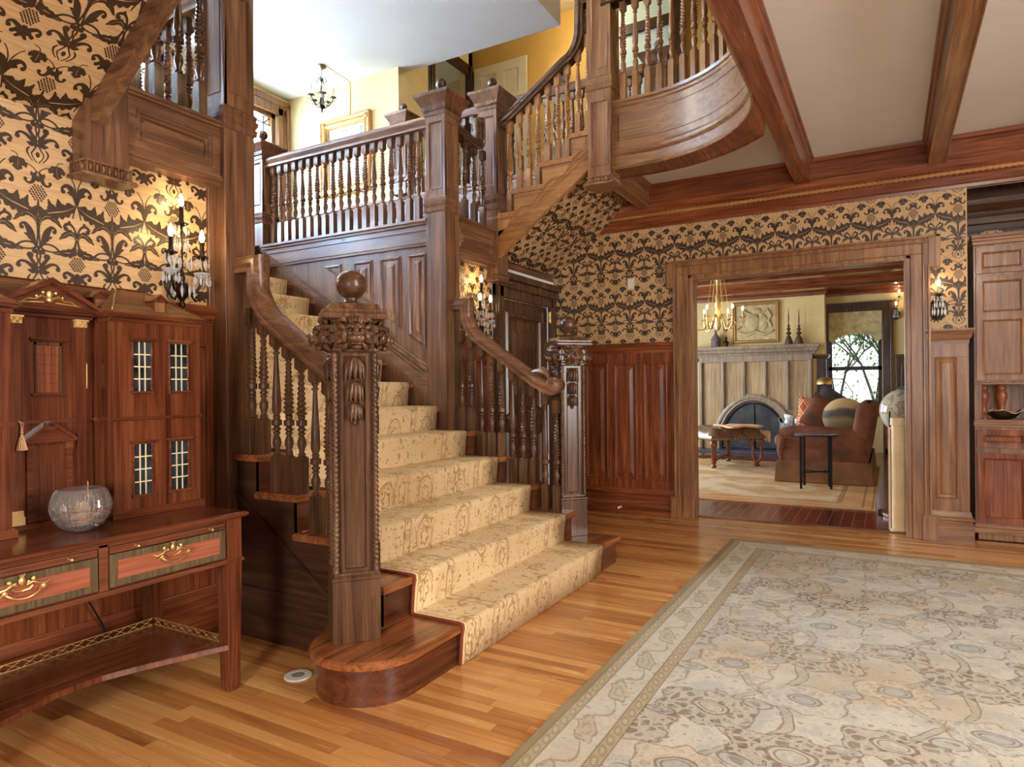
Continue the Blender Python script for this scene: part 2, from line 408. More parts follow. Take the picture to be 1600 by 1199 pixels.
# ---------------------------------------------------------------- damask motif (flat shapes on the paper)
def motif():
    P = []; K = 1/2030; T = 306
    def V(x, y): return Vector((x*K, -y*K))
    def spline(pts, n=5):
        out = []
        for i in range(len(pts)-1):
            p0, p1, p2, p3 = pts[max(i-1,0)], pts[i], pts[i+1], pts[min(i+2,len(pts)-1)]
            for k in range(n):
                t = k/n; a = [0.5*((2*p1[j])+(-p0[j]+p2[j])*t+(2*p0[j]-5*p1[j]+4*p2[j]-p3[j])*t*t+(-p0[j]+3*p1[j]-3*p2[j]+p3[j])*t**3) for j in range(len(p1))]
                out.append(a)
        return out+[list(pts[-1])]
    def stroke(ax, pts, n=5):          # (dx, dy, half width) mirrored about the axis ax
        for s in (1, -1):
            S_ = spline([(ax+s*p[0], p[1], p[2]) for p in pts], n); L = []
            for i, p in enumerate(S_):
                a, c = S_[max(i-1,0)], S_[min(i+1,len(S_)-1)]; d = Vector((c[0]-a[0], c[1]-a[1])); d = d.normalized() if d.length > 1e-6 else Vector((1,0)); q = Vector((-d.y, d.x))*max(p[2],1.2)
                L.append((V(p[0]+q.x, p[1]+q.y), V(p[0]-q.x, p[1]-q.y)))
            for a, c in zip(L, L[1:]): P.append([a[0], a[1], c[1], c[0]])
    def blob(ax, x, y, r, ry=None):
        for s in ((1, -1) if x else (1,)): P.append([V(ax+s*x+r*math.cos(k*PI/5), y+(ry or r)*math.sin(k*PI/5)) for k in range(10)])
    def leaf(ax, mid, up, lo, vein=3, both=True):
        for s in ((1, -1) if both else (1,)):
            up_, lo_ = up, lo
            def sm(o):
                r = []
                for i in range(len(o)-1):
                    for k in range(3):
                        t = k/3; r.append(o[i]+(o[i+1]-o[i])*(math.sin(t*PI/2) if o[i+1] > o[i] else 1-math.cos(t*PI/2)))
                return r+[o[-1]]
            u2, l2 = sm(up_), sm(lo_)
            n = len(u2)-1; S_ = spline([(ax+s*p[0], p[1]) for p in mid], 12); m = len(S_)-1
            def at(t):
                i = t*m; j = min(int(i), m-1); f = i-j; a, c = S_[j], S_[j+1]; d = Vector((c[0]-a[0], c[1]-a[1])).normalized()
                return Vector((a[0]+(c[0]-a[0])*f, a[1]+(c[1]-a[1])*f)), Vector((d.y, -d.x))*s
            for sg, off in ((1, u2), (-1, l2)):
                prev = None
                for i in range(n+1):
                    p, q = at(i/n); g = min(vein*math.sin(PI*i/n), abs(off[i])); tdir = Vector((q.y, -q.x))*-s*-1
                    a = p+q*sg*g; b_ = p+q*sg*off[i]
                    if prev: P.append([V(*prev[0]), V(*prev[1]), V(*b_), V(*a)])
                    prev = (a, b_)
    def pine(cx, cy, rx, ry):
        nx, ny = 5, 7
        for j in range(ny):
            for i in range(nx+1):
                u = (i-(nx-1)/2-(.5 if j % 2 else 0))/(nx/2); v = (j-(ny-1)/2)/(ny/2)
                w_ = math.sqrt(max(0, 1-v*v*.9))
                if abs(u) > w_*1.02+.02: continue
                x, y = cx+u*rx, cy+v*ry; a, c = rx/nx*.93, ry/ny*1.18
                P.append([V(x-a,y-c*.3), V(x-a*.3,y-c), V(x+a,y+c*.1), V(x+a*.2,y+c)])
    A = 0
    pine(A, 0, 62, 70)
    # crown with hooks
    stroke(A, [(4,-180,4),(22,-150,14),(30,-125,16),(38,-92,15),(60,-72,11),(86,-76,9),(98,-96,9)]); blob(A, 94, -98, 15)
    leaf(A, [(6,-100),(40,-140),(52,-172)], [2,20,10,22,8,0], [2,16,8,14,6,0], 0); blob(A, 0, -118, 18, 26)
    stroke(A, [(8,-175,5),(30,-200,4),(62,-222,3.5),(100,-232,3)])
    # trifoliate leaves
    leaf(A, [(146,-262),(148,-210),(152,-150)], [4,34,58,30,44,30,40,18,0], [4,30,54,28,42,26,36,16,0], 2)
    leaf(A, [(140,-252),(105,-225),(84,-188)], [4,18,24,14,22,10,0], [4,16,24,12,20,8,0], 0)
    leaf(A, [(150,-252),(186,-228),(206,-194)], [4,18,24,14,22,10,0], [4,16,24,12,20,8,0], 0)
    stroke(A, [(146,-258,3),(160,-290,3.5),(200,-300,3)])
    # stem, great acanthus pair, drooping leaves
    stroke(A, [(3,70,5),(6,110,5),(16,150,5),(4,200,6)]); stroke(A, [(0,200,7),(3,300,9),(2,360,9)])
    leaf(A, [(8,205),(62,160),(130,135),(214,105),(300,52)], [2,18,42,82,34,30,62,118,70,44,84,112,62,46,58,28,0], [2,7,10,12,14,20,46,34,62,42,66,44,58,34,36,16,0], 4)
    leaf(A, [(4,330),(14,240),(58,186),(112,190),(188,262)], [3,6,8,12,14,18,24,30,24,30,18,20,8,0], [2,4,6,8,12,16,24,18,28,20,26,14,12,0], 2)
    # ram's-horn commas on the main axis
    stroke(A, [(14,455,8),(40,400,20),(58,345,27),(78,300,22),(104,272,13),(130,284,10),(132,306,10)]); blob(A, 124, 308, 17)
    leaf(A, [(46,410),(78,370),(108,352)], [2,10,16,10,14,6,0], [2,10,14,8,12,6,0], 0)
    stroke(A, [(3,350,8),(10,400,7),(14,455,8)])
    # interlaced band to the half axis
    stroke(A, [(-10,470,6),(30,430,8),(80,420,8),(130,436,8),(170,470,10),(230,492,14)])
    stroke(A, [(14,452,8),(50,474,7),(110,480,6),(150,470,5),(180,486,5)])
    blob(A, 30, 492, 22); blob(A, 0, 478, 12, 22)
    # lower palmette
    stroke(A, [(8,640,16),(30,600,15),(52,570,14),(66,542,16)]); blob(A, 64, 530, 26)
    stroke(A, [(12,655,16),(50,622,17),(92,592,13),(132,588,10),(158,612,10)]); blob(A, 150, 624, 20)
    stroke(A, [(4,500,7),(14,530,7),(6,570,6),(18,620,7)])
    leaf(A, [(0,650),(40,662),(86,656)], [6,22,14,20,10,0], [6,24,16,20,8,0], 0)
    stroke(A, [(6,660,8),(24,700,6),(46,740,5),(30,780,4),(6,810,4)]); blob(A, 0, 742, 16, 24); stroke(A, [(60,690,5),(80,720,8),(70,760,5),(38,800,4)])
    # plume on the half axis
    H = T
    stroke(H, [(4,30,10),(14,-30,20),(34,-80,27),(62,-112,22),(92,-114,15),(116,-92,11),(120,-66,10)]); blob(H, 110, -62, 19)
    leaf(H, [(20,-40),(54,-62),(76,-56)], [2,12,18,12,10,0], [2,14,20,12,10,0], 0)
    stroke(H, [(3,-60,4),(16,-130,5),(40,-185,4),(70,-222,4)])
    stroke(H, [(4,20,7),(10,60,6),(24,110,6),(34,160,5)])
    # sprig
    stroke(H, [(3,330,7),(10,280,8),(30,236,9),(60,212,12),(92,222,12),(104,250,12)]); blob(H, 90, 258, 20); blob(H, 62, 200, 12, 18)
    leaf(H, [(6,350),(26,304),(66,292),(148,362)], [2,6,10,16,22,16,30,20,24,10,0], [2,5,9,14,24,16,32,22,22,10,0], 2)
    stroke(H, [(6,345,8),(14,390,9),(28,430,12),(58,460,14)])
    leaf(H, [(14,400),(40,455),(96,470),(196,492)], [2,10,20,34,26,40,26,30,18,10,0], [2,12,24,40,32,46,28,34,18,10,0], 3)
    # second pineapple with its curls
    pine(H, 560, 60, 64)
    stroke(H, [(4,640,8),(18,668,14),(48,656,17),(80,640,14),(106,650,11),(112,674,10)]); blob(H, 100, 680, 18)
    stroke(H, [(3,640,7),(8,690,10),(20,730,14),(40,752,9)])
    leaf(H, [(2,690),(44,700),(78,730)], [4,18,26,14,18,0], [4,16,22,12,14,0], 0); blob(H, 0, 716, 14, 22)
    return P
MOTIF = motif()
def paper(b, regions, anchor, T=(.302, .523)):
    # regions: rectangles/convex polygons in local (u, v); base sheet + motifs clipped to them (material slots 0 / 1)
    for poly in regions:
        b.mi = 0
        b.face([(p[0], p[1], 0.0) for p in poly])
        us = [p[0] for p in poly]; vs = [p[1] for p in poly]
        t = B(); t.mi = 1
        i0 = math.floor((min(us)-anchor[0])/T[0])-1; i1 = math.ceil((max(us)-anchor[0])/T[0])+1
        j0 = math.floor((min(vs)-anchor[1])/T[1])-1; j1 = math.ceil((max(vs)-anchor[1])/T[1])+1
        for i in range(i0, i1+1):
            for j in range(j0, j1+1):
                ou, ov = anchor[0]+i*T[0], anchor[1]+j*T[1]
                if ou+.34 < min(us) or ou-.2 > max(us) or ov+.2 < min(vs) or ov-.46 > max(vs): continue
                for q, P in enumerate(MOTIF): t.face([(p.x+ou, p.y+ov, .001+1.5e-6*(q % 400)) for p in P])
        n = len(poly)
        for k in range(n):
            p, q = Vector(poly[k]), Vector(poly[(k+1)%n]); d = q-p
            t.cut((p.x, p.y, 0), (d.y, -d.x, 0))
        mp = {}
        for v in t.bm.verts: mp[v] = b.v(v.co)
        for f in t.bm.faces:
            nf = b.f([mp[v] for v in f.verts])
            if nf: nf.material_index = 1
        t.bm.free()
    b.mi = 0
WP = [wp_base, wp_flock]
# ---------------------------------------------------------------- room shell
YW = 6.342; XL = -3.06
b = B(); b.box(-3.4,-3.7,-.12, 4.7,6.455,0); struct('floor', b, floor_oak)
b = B(); b.box(-5.2,6.47,-.12, 2.6,14.3,-.004); struct('floor_living', b, floor_red)
b = B(); b.prism([(6.44,0),(6.455,.012),(6.50,.012),(6.515,0)], -1.62, .135, 'yz'); struct('trim_1', b, W['oak_x'], label='thin wooden threshold strip between the two floors')

PROF = [(0,0),(.006,.009),(.014,.011),(.02,.004),(.026,-.006),(.05,-.008),(.085,.003),(.09,.003)]
def wainscot(b, u0, u1, z0, z1, panels, t=.016, prof=PROF):
    # local (u, v, n): framing boards and sunk raised panels; panels = [(ua, ub, va, vb)] in one row
    b.box(u0, z0, -.02, u1, z1, -.012)
    xs = sorted(panels)
    va, vb = xs[0][2], xs[0][3]
    b.box(u0, z0, -.012, u1, va, 0); b.box(u0, vb, -.012, u1, z1, 0)
    e = u0
    for p in xs:
        b.box(e, va, -.012, p[0], vb, 0); e = p[1]
        k = min(1, (p[1]-p[0])/.26)
        b.panel([(p[0],p[2]),(p[1],p[2]),(p[1],p[3]),(p[0],p[3])], [(a*k, h) for a, h in prof])
    b.box(e, va, -.012, u1, vb, 0)
def boxprof(b, u0, u1, prof):
    # prof = [(n, v)] polygon, run along u
    L = [[(u, v, n) for n, v in prof] for u in (u0, u1)]
    b.loops(L, cap0=True, cap1=True)
BASEP = [(-.02,0),(.026,0),(.026,.115),(.02,.125),(.02,.15),(.03,.155),(.03,.162),(.018,.175),(.018,.19),(.024,.2),(.014,.225),(.008,.25),(-.02,.25)]
CAPP = [(-.02,1.585),(.006,1.585),(.006,1.61),(.016,1.62),(.02,1.64),(.036,1.655),(.04,1.685),(-.02,1.685)]

# left wall (under the near flight of stairs)
wl = sgroup('wall_left')
b = B(); b.box(XL-.15,-3.6,0, XL-.012,2.30,2.36); b.box(XL-.15,-3.6,2.36, XL-.012,1.63,2.6); struct('wall_core', b, white_pl, wl)
b = B(); b.M = frame((XL,0,0),(0,1,0),(0,0,1)); paper(b, [[(-1.2,1.66),(2.26,1.66),(2.26,2.335),(-1.2,2.335)],[(-1.2,2.335),(1.6,2.335),(1.6,2.47),(-1.2,2.47)]], (1.443,2.077)); struct('wallpaper', b, WP, wl, keepn=True)
b = B(); b.M = frame((XL,0,0),(0,1,0),(0,0,1))
wainscot(b, -3.5, 2.335, .24, 1.6, [(y, y+.25, .336, 1.495) for y in [1.985-.316*k for k in range(17)]]); struct('wainscot', b, W['mah_z'], wl, bevel=.002)
b = B(); b.M = frame((XL,0,0),(0,1,0),(0,0,1)); boxprof(b, -3.5, 2.335, CAPP); struct('chair_rail', b, W['mah_y'], wl)
b = B(); b.M = frame((XL,0,0),(0,1,0),(0,0,1)); boxprof(b, -3.5, 2.335, BASEP); struct('baseboard_left', b, W['mah_y'])
# end trim of the wallpaper beside the post
b = B(); b.box(XL-.01,2.225,1.68, XL+.02,2.262,2.33); struct('trim_2', b, W['oak_z'], bevel=.003)

# wall below the landing on the far side of the stairs, with the closet door
wm = sgroup('wall_stair')
b = B(); b.box(XL-.15,4.38,0, XL-.012,5.20,2.36); b.box(XL-.15,6.28,0, XL-.012,6.5,2.36); b.box(XL-.15,5.2,2.2, XL-.012,6.28,2.36); struct('wall_core', b, white_pl, wm)
b = B(); b.M = frame((XL,0,0),(0,1,0),(0,0,1)); paper(b, [[(4.38,1.66),(5.07,1.66),(5.07,2.335),(4.38,2.335)]], (4.6,2.077)); struct('wallpaper', b, WP, wm, keepn=True)
b = B(); b.M = frame((XL,0,0),(0,1,0),(0,0,1)); wainscot(b, 4.38, 5.12, .24, 1.6, [(4.46,4.71,.336,1.495),(4.78,5.03,.336,1.495)]); struct('wainscot', b, W['mah_z'], wm, bevel=.002)
b = B(); b.M = frame((XL,0,0),(0,1,0),(0,0,1)); boxprof(b, 4.38, 5.12, CAPP); struct('chair_rail', b, W['mah_y'], wm)
b = B(); b.M = frame((XL,0,0),(0,1,0),(0,0,1)); boxprof(b, 4.38, 5.12, BASEP); struct('baseboard_stair', b, W['mah_y'])
d = sgroup('door_2', (XL,5.7,0), 'dark panelled closet door under the stairs')
b = B()
for y0, y1 in ((5.10,5.235),(6.225,6.335)): b.box(XL-.02,y0,0, XL+.03,y1,2.19); b.box(XL-.02,y0+(.015 if y0<6 else .02),0, XL+.045,y0+.05+(0 if y0<6 else .02),2.19)
b.box(XL-.02,5.10,2.08, XL+.03,6.335,2.3); b.box(XL-.02,5.10,2.17, XL+.06,6.335,2.24); b.box(XL-.02,5.06,2.24, XL+.09,6.335,2.3); struct('casing', b, W['doak_z'], d, bevel=.004)
b = B(); b.M = frame((XL-.03,0,0),(0,1,0),(0,0,1))
b.box(5.235,.01,-.03, 6.225,2.08,-.02)
for p in ((5.36,6.09,.25,.85),(5.36,6.09,1.0,1.97)):
    b.panel([(p[0],p[2]),(p[1],p[2]),(p[1],p[3]),(p[0],p[3])], [(0,0),(.02,.02),(.045,.02),(.06,.002),(.08,-.012),(.16,-.012),(.2,0)])
for bx in ((5.235,.01,5.36,2.08),(6.09,.01,6.225,2.08),(5.36,.01,6.09,.25),(5.36,.85,6.09,1.0),(5.36,1.97,6.09,2.08)): b.box(bx[0],bx[1],-.02, bx[2],bx[3],0)
dl = struct('door_leaf', b, W['doak_z'], d, bevel=.003)
b = B(); b.lathe([(.008,0),(.008,.03),(.02,.036),(.028,.05),(.026,.066),(.012,.074),(0,.075)], (XL-.03,5.33,.98), 14, 'x'); struct('door_knob', b, brass, d, 40)
b = B(); b.box(XL-.005,6.19,1.93, XL+.012,6.222,2.03); b.lathe([(.007,1.92),(.007,2.04)], (XL+.012,6.222,0), 8); struct('hinge', b, brass, d)

# wall with the wide opening to the living room
wb = sgroup('wall_back')
b = B()
for x0,x1,z0,z1 in ((XL,-1.62,0,3.53),(.135,.545,0,3.3),(-1.62,.135,2.29,3.53),(.545,4.6,2.82,3.3)): b.box(x0,YW+.012,z0, x1,YW+.13,z1)
struct('wall_core', b, white_pl, wb)
b = B(); b.M = frame((0,YW,0),(1,0,0),(0,0,1))
paper(b, [[(XL,1.68),(-1.80,1.68),(-1.80,2.82),(XL,2.82)],[(-1.80,2.42),(.32,2.42),(.32,2.82),(-1.80,2.82)],[(.28,1.68),(.54,1.68),(.54,2.42),(.28,2.42)],[(.32,2.42),(.54,2.42),(.54,2.82),(.32,2.82)]], (-2.229,2.645)); struct('wallpaper', b, WP, wb, keepn=True)
b = B(); b.box(.5401,YW-.001,1.68, .5485,YW+.13,2.82); struct('trim_3', b, wp_base)
b = B(); b.M = frame((0,YW,0),(1,0,0),(0,0,1))
wainscot(b, XL, -1.77, .24, 1.6, [(-1.855-.306*k-.245, -1.855-.306*k, .336, 1.495) for k in range(4)][::-1]); struct('wainscot', b, W['mah_z'], wb, bevel=.002)
b = B(); b.M = frame((0,YW,0),(1,0,0),(0,0,1)); boxprof(b, XL, -1.775, CAPP); struct('chair_rail', b, W['mah_x'], wb)
b = B(); b.M = frame((0,YW,0),(1,0,0),(0,0,1)); boxprof(b, XL, -1.80, BASEP); struct('baseboard_back', b, W['mah_x'])
b = B(); b.M = frame((0,YW-.01,0),(1,0,0),(0,0,1))
wainscot(b, .27, .55, .2, 1.66, [(.325,.478,.335,1.468)]); b.box(.27,.2,-.14, .55,1.66,-.02); struct('wainscot', b, W['coak_z'], wb, bevel=.002)
def wrapx(b, prof, x0, x1, yb):       # moulding with a return on its right end
    pth = [(x0,YW-.01,0),(x1,YW-.01,0),(x1,yb,0)]
    b.sweep([(n, v) for n, v in prof], pth)
b = B(); wrapx(b, [(0,1.57),(.006,1.57),(.006,1.6),(.02,1.62),(.028,1.65),(.045,1.675),(.045,1.69),(0,1.69)], .262, .55, YW+.12); struct('trim_4', b, W['coak_x'])
b = B(); wrapx(b, [(0,0),(.028,0),(.028,.14),(.02,.15),(.02,.165),(.03,.172),(.03,.185),(.016,.2),(.008,.24),(0,.24)], .268, .55, YW+.12); struct('baseboard_pier', b, W['coak_x'])

# opening casing with stepped ears (door_1)
d1 = sgroup('door_1', (-.74,YW,0), 'wide cased opening into the living room')
b = B(); b.M = frame((0,YW,0),(1,0,0),(0,0,1))
xi0, xi1, zt = -1.615, .13, 2.275
def leg(b, xi, s):
    def bx(a, c, z0, z1, n): b.box(min(xi+s*a,xi+s*c), z0, -.02, max(xi+s*a,xi+s*c), z1, n)
    bx(0,.032,0,zt+.03,.022); bx(.032,.115,0,zt+.0315,.032); bx(.115,.13,.19,2.21,.05); bx(.13,.15,.19,2.21,.042); bx(.15,.168,.19,2.21,.06)
    bx(.10,.205,0,.205,.06); bx(.10,.2,0,.19,.064)
    bx(.115,.2,2.19,zt+.165,.04); bx(.155,.205,2.19,zt+.17,.06); bx(.2,.235,2.19,zt+.17,.066) if s > 0 else bx(.2,.235,2.19,zt+.17,.066)
leg(b, xi0, -1); leg(b, xi1, 1)
b.box(xi0-.032,zt,-.02, xi1+.032,zt+.032,.022); b.box(xi0-.115,zt+.032,-.02, xi1+.115,zt+.115,.032)
for z0,z1,n in ((zt+.115,zt+.13,.05),(zt+.13,zt+.15,.042),(zt+.15,zt+.17,.066)): b.box(xi0-.235,z0,-.02, xi1+.235,z1,n)
struct('casing', b, W['coak_z'], d1, bevel=.004)
b = B()
for x0,x1 in ((xi0-.005,xi0+.012),(xi1-.012,xi1+.005)):
    b.box(x0,YW-.02,0, x1,YW+.05,zt); b.box(x0,YW+.085,0, x1,YW+.15,zt)
    b.box(x0-(.02 if x0<-1 else -.02),YW+.04,0, x1-(.02 if x0<-1 else -.02),YW+.1,zt)
b.box(xi0,YW-.02,zt-.012, xi1,YW+.05,zt+.01); b.box(xi0,YW+.085,zt-.012, xi1,YW+.15,zt+.01); b.box(xi0,YW+.04,zt+.01, xi1,YW+.1,zt+.03)
struct('jamb', b, W['coak_z'], d1, bevel=.003)
b = B(); b.box(xi0+.0,YW+.055,zt-.004, xi1,YW+.08,zt+.008); struct('pocket_door_track', b, iron, d1)

# cornice on the back wall, with twisted rope bead
b = B(); b.M = frame((0,YW,0),(1,0,0),(0,0,1))
boxprof(b, -2.62, 4.6, [(-.02,2.80),(.014,2.80),(.018,2.825),(.032,2.835),(.032,2.892),(.04,2.90),(.05,2.905),(.05,2.93),(.062,2.94),(.085,2.965),(.105,3.005),(.118,3.012),(.118,3.035),(.075,3.04),(.066,3.05),(.066,3.16),(.085,3.17),(.098,3.2),(-.02,3.2)])
c1 = struct('trim_5', b, W['mah_x'], label='dark wooden cornice along the living room wall')
b = B()
b.lathe([(.017, -2.55+.012*k) for k in range(596)], (0,YW-.055,2.918), 8, 'x', fn=lambda r,t,h: r*(1+.28*math.cos(2*(t-h*75)))); struct('rope_moulding', b, W['loak_x'], c1, 60)

# ceiling, stairwell opening and second floor slab
CX, CY, CR, XB = -1.65, 4.10, .95, -.69
def curve(off, n=22, y0=1.62):
    # balcony edge, offset outwards; from the post to the straight run
    P = [(-1.98, CY+CR+off)]
    for k in range(n+1):
        a = PI/2-PI/2*k/n; P.append((CX+(CR+.01+off)*math.cos(a), CY+(CR+off)*math.sin(a)))
    P.append((XB+off, y0)); return P
slab = [(4.6,-3.6),(4.6,YW+.1),(-2.06,YW+.1),(-2.06,CY+CR+.05)]+curve(.03)+[(-2.0,1.58),(-2.0,-3.6)]
b = B(); b.prism(slab, 3.2, 3.50); struct('ceiling', b, cream)
b = B(); b.prism(slab, 3.501, 3.525); struct('floor_upper', b, W['oak_x'])
# beams
def beam(x0, x1, y0, y1, nm, lab):
    b = B(); b.box(x0, y0, 2.992, x1, y1, 3.2)
    for s, x in ((-1, x0), (1, x1)):
        b.prism([(x,3.2),(x+s*.038,3.2),(x+s*.034,3.186),(x+s*.02,3.178),(x+s*.014,3.16),(x,3.15)], y0, y1, 'xz')
    for s, x in ((1, x0), (-1, x1)): b.box(min(x+s*.0,x+s*.012), y0, 2.985, max(x+s*.0,x+s*.012), y1, 2.994)
    return struct(nm, b, W['coak_y'], bevel=.003, label=lab)
beam(.285,.405,-3.5,YW-.06,'trim_6','ceiling beam right of the stairwell')
beam(1.26,1.38,-3.5,YW-.06,'trim_7','ceiling beam towards the cabinet side')
beam(-2.1,-2.0,5.2,YW-.06,'trim_8','short ceiling beam behind the hanging post')
# curved soffit band with beam, balcony fascia
o1 = curve(0); o2 = curve(.25)
b = B()
inner = curve(0, y0=-3.5); 
outer = [p for p in curve(.25) if not (p[0] > XB+.115 or p[1] < 4.62)]
poly = inner+[(XB+.115,-3.5),(XB+.115,YW-.06),(XB+.0,YW-.06),(XB+.0,4.66)]+[p for p in outer[::-1] if p[0] < XB-.02]+[(-1.98,CY+CR+.25)]
b.prism(poly, 2.99, 3.2)
b.prism([(XB+.115,3.2),(XB+.153,3.2),(XB+.149,3.186),(XB+.135,3.178),(XB+.129,3.16),(XB+.115,3.15)], -3.5, YW-.06, 'xz')
struct('trim_9', b, W['mah_y'], label='curved wooden soffit and beam at the stairwell edge')
b = B(); b.sweep([(.0,2.984),(.014,2.984),(.014,3.0),(.0,3.0)], [(p[0],p[1],0) for p in curve(.25) if p[0] < XB-.01 and p[1] > 4.6])
struct('trim_10', b, W['mah_x'])
fascia_prof = [(-.012,2.985),(-.016,3.0),(-.012,3.01),(-.004,3.014),(-.004,3.085),(-.014,3.09),(-.024,3.105),(-.024,3.13),(-.01,3.14),(-.004,3.15),(-.004,3.2),(.003,3.202),(.003,3.206),(-.004,3.208),(-.004,3.405),(.003,3.407),(.003,3.411),(-.004,3.413),(-.004,3.47),(-.012,3.48),(-.012,3.5),(-.026,3.508),(-.03,3.53),(.0,3.535),(.0,2.985)]
b = B(); b.sweep([(-a, z) for a, z in fascia_prof], [(p[0],p[1],0) for p in curve(0, 30, 1.62)])
struct('trim_11', b, W['coak_x'], label='curved panelled fascia of the balcony', smooth=30)
b = B()
for x0,x1 in ((-1.86,-1.855),): b.box(x0,CY+CR-.008,3.205, x1,CY+CR+.004,3.41)
struct('trim_12', b, W['black'])
# stairwell end of the slab on the near side
b = B(); b.box(-2.0,1.56,2.99, -.66,1.64,3.53); struct('trim_13', b, W['oak_x'])

# landing
LZ = 2.59
b = B()
b.box(-7.0,-.6,LZ-.25, -5.17,YW,LZ); b.box(-5.17,-.6,LZ-.25, -3.09,2.30,LZ); b.box(-5.17,4.36,LZ-.25, -3.09,YW,LZ)
struct('floor_landing', b, W['oak_y'])
# landing edge beams
def edge_beam(y0, y1, nm, lab):
    b = B(); b.M = frame((-2.985,0,0),(0,1,0),(0,0,1))
    b.box(y0,2.335,-.10, y1,2.60,-.02)
    b.box(y0,2.335,-.02, y1,2.39,0); b.box(y0,2.55,-.02, y1,2.60,0); b.box(y0,2.39,-.02, y0+.05,2.55,0); b.box(y1-.05,2.39,-.02, y1,2.55,0)
    b.panel([(y0+.05,2.39),(y1-.05,2.39),(y1-.05,2.55),(y0+.05,2.55)], [(0,0),(.008,.008),(.016,.002),(.02,-.01),(.03,-.01),(.05,.004)])
    for v0,v1,n in ((2.30,2.32,.012),(2.32,2.34,.022),(2.34,2.355,.012),(2.60,2.612,.02),(2.612,2.63,.03)): b.box(y0,v0,-.10, y1,v1,n)
    return struct(nm, b, W['oak_y'], bevel=.002, label=lab)
edge_beam(1.766,2.256,'trim_14','panelled beam under the near landing rail')
edge_beam(4.405,5.0,'trim_15','panelled beam beside the tall square posts')
# landing walls and ceiling
wall_l = sgroup('wall_landing')
b = B()
b.box(-7.15,YW,LZ, -5.115,YW+.15,5.14); struct('wall_core', b, yellow, wall_l)
b = B(); b.box(-5.115-.15,YW+.15,3.53, -5.115,7.02,6.3); b.box(-5.265,7.02,5.75, -5.115,8.0,6.3); b.box(-5.265,7.9,3.53, -5.115,8.1,6.3); struct('wall_core', b, yellow, wall_l)
b = B(); b.M = frame((0,YW,0),(1,0,0),(0,0,1))
wainscot(b, -7.0, XL-.01, LZ+.16, 3.44, [(-6.9+.4*k, -6.9+.4*k+.32, LZ+.26, 3.34) for k in range(9)]); b.box(XL-.01,3.27,-.02,-2.06,3.44,-.0); b.loops([[(XL-.01,2.62,h),(-2.1,3.25,h),(-2.1,3.3,h),(XL-.01,3.3,h)] for h in (-.02,-.0)], cap0=True, cap1=True); struct('wainscot', b, W['oak_z'], wall_l)
b = B(); b.M = frame((0,YW,0),(1,0,0),(0,0,1))
boxprof(b, -7.0, -2.0, [(-.1,3.44),(.006,3.44),(.01,3.47),(.024,3.49),(.024,3.51),(.036,3.53),(.036,3.56),(-.1,3.56)]); struct('chair_rail', b, W['oak_x'], wall_l)
b = B(); b.box(-7.0,YW-.03,LZ, XL-.02,YW,LZ+.17); struct('baseboard_landing', b, W['oak_x'])
b = B(); b.box(-7.2,-.6,5.14, -3.035,6.505,5.3); struct('ceiling_landing', b, white_pl)
b = B(); b.box(-7.2,-.8,6.2, 4.7,8.3,6.3); struct('ceiling_upper', b, flat('olive_ceiling', (188,176,134), .85, 0, .02))
b = B(); b.box(-3.13,-.6,5.3, -3.035,6.505,6.2); struct('wall_over_landing', b, white_pl)
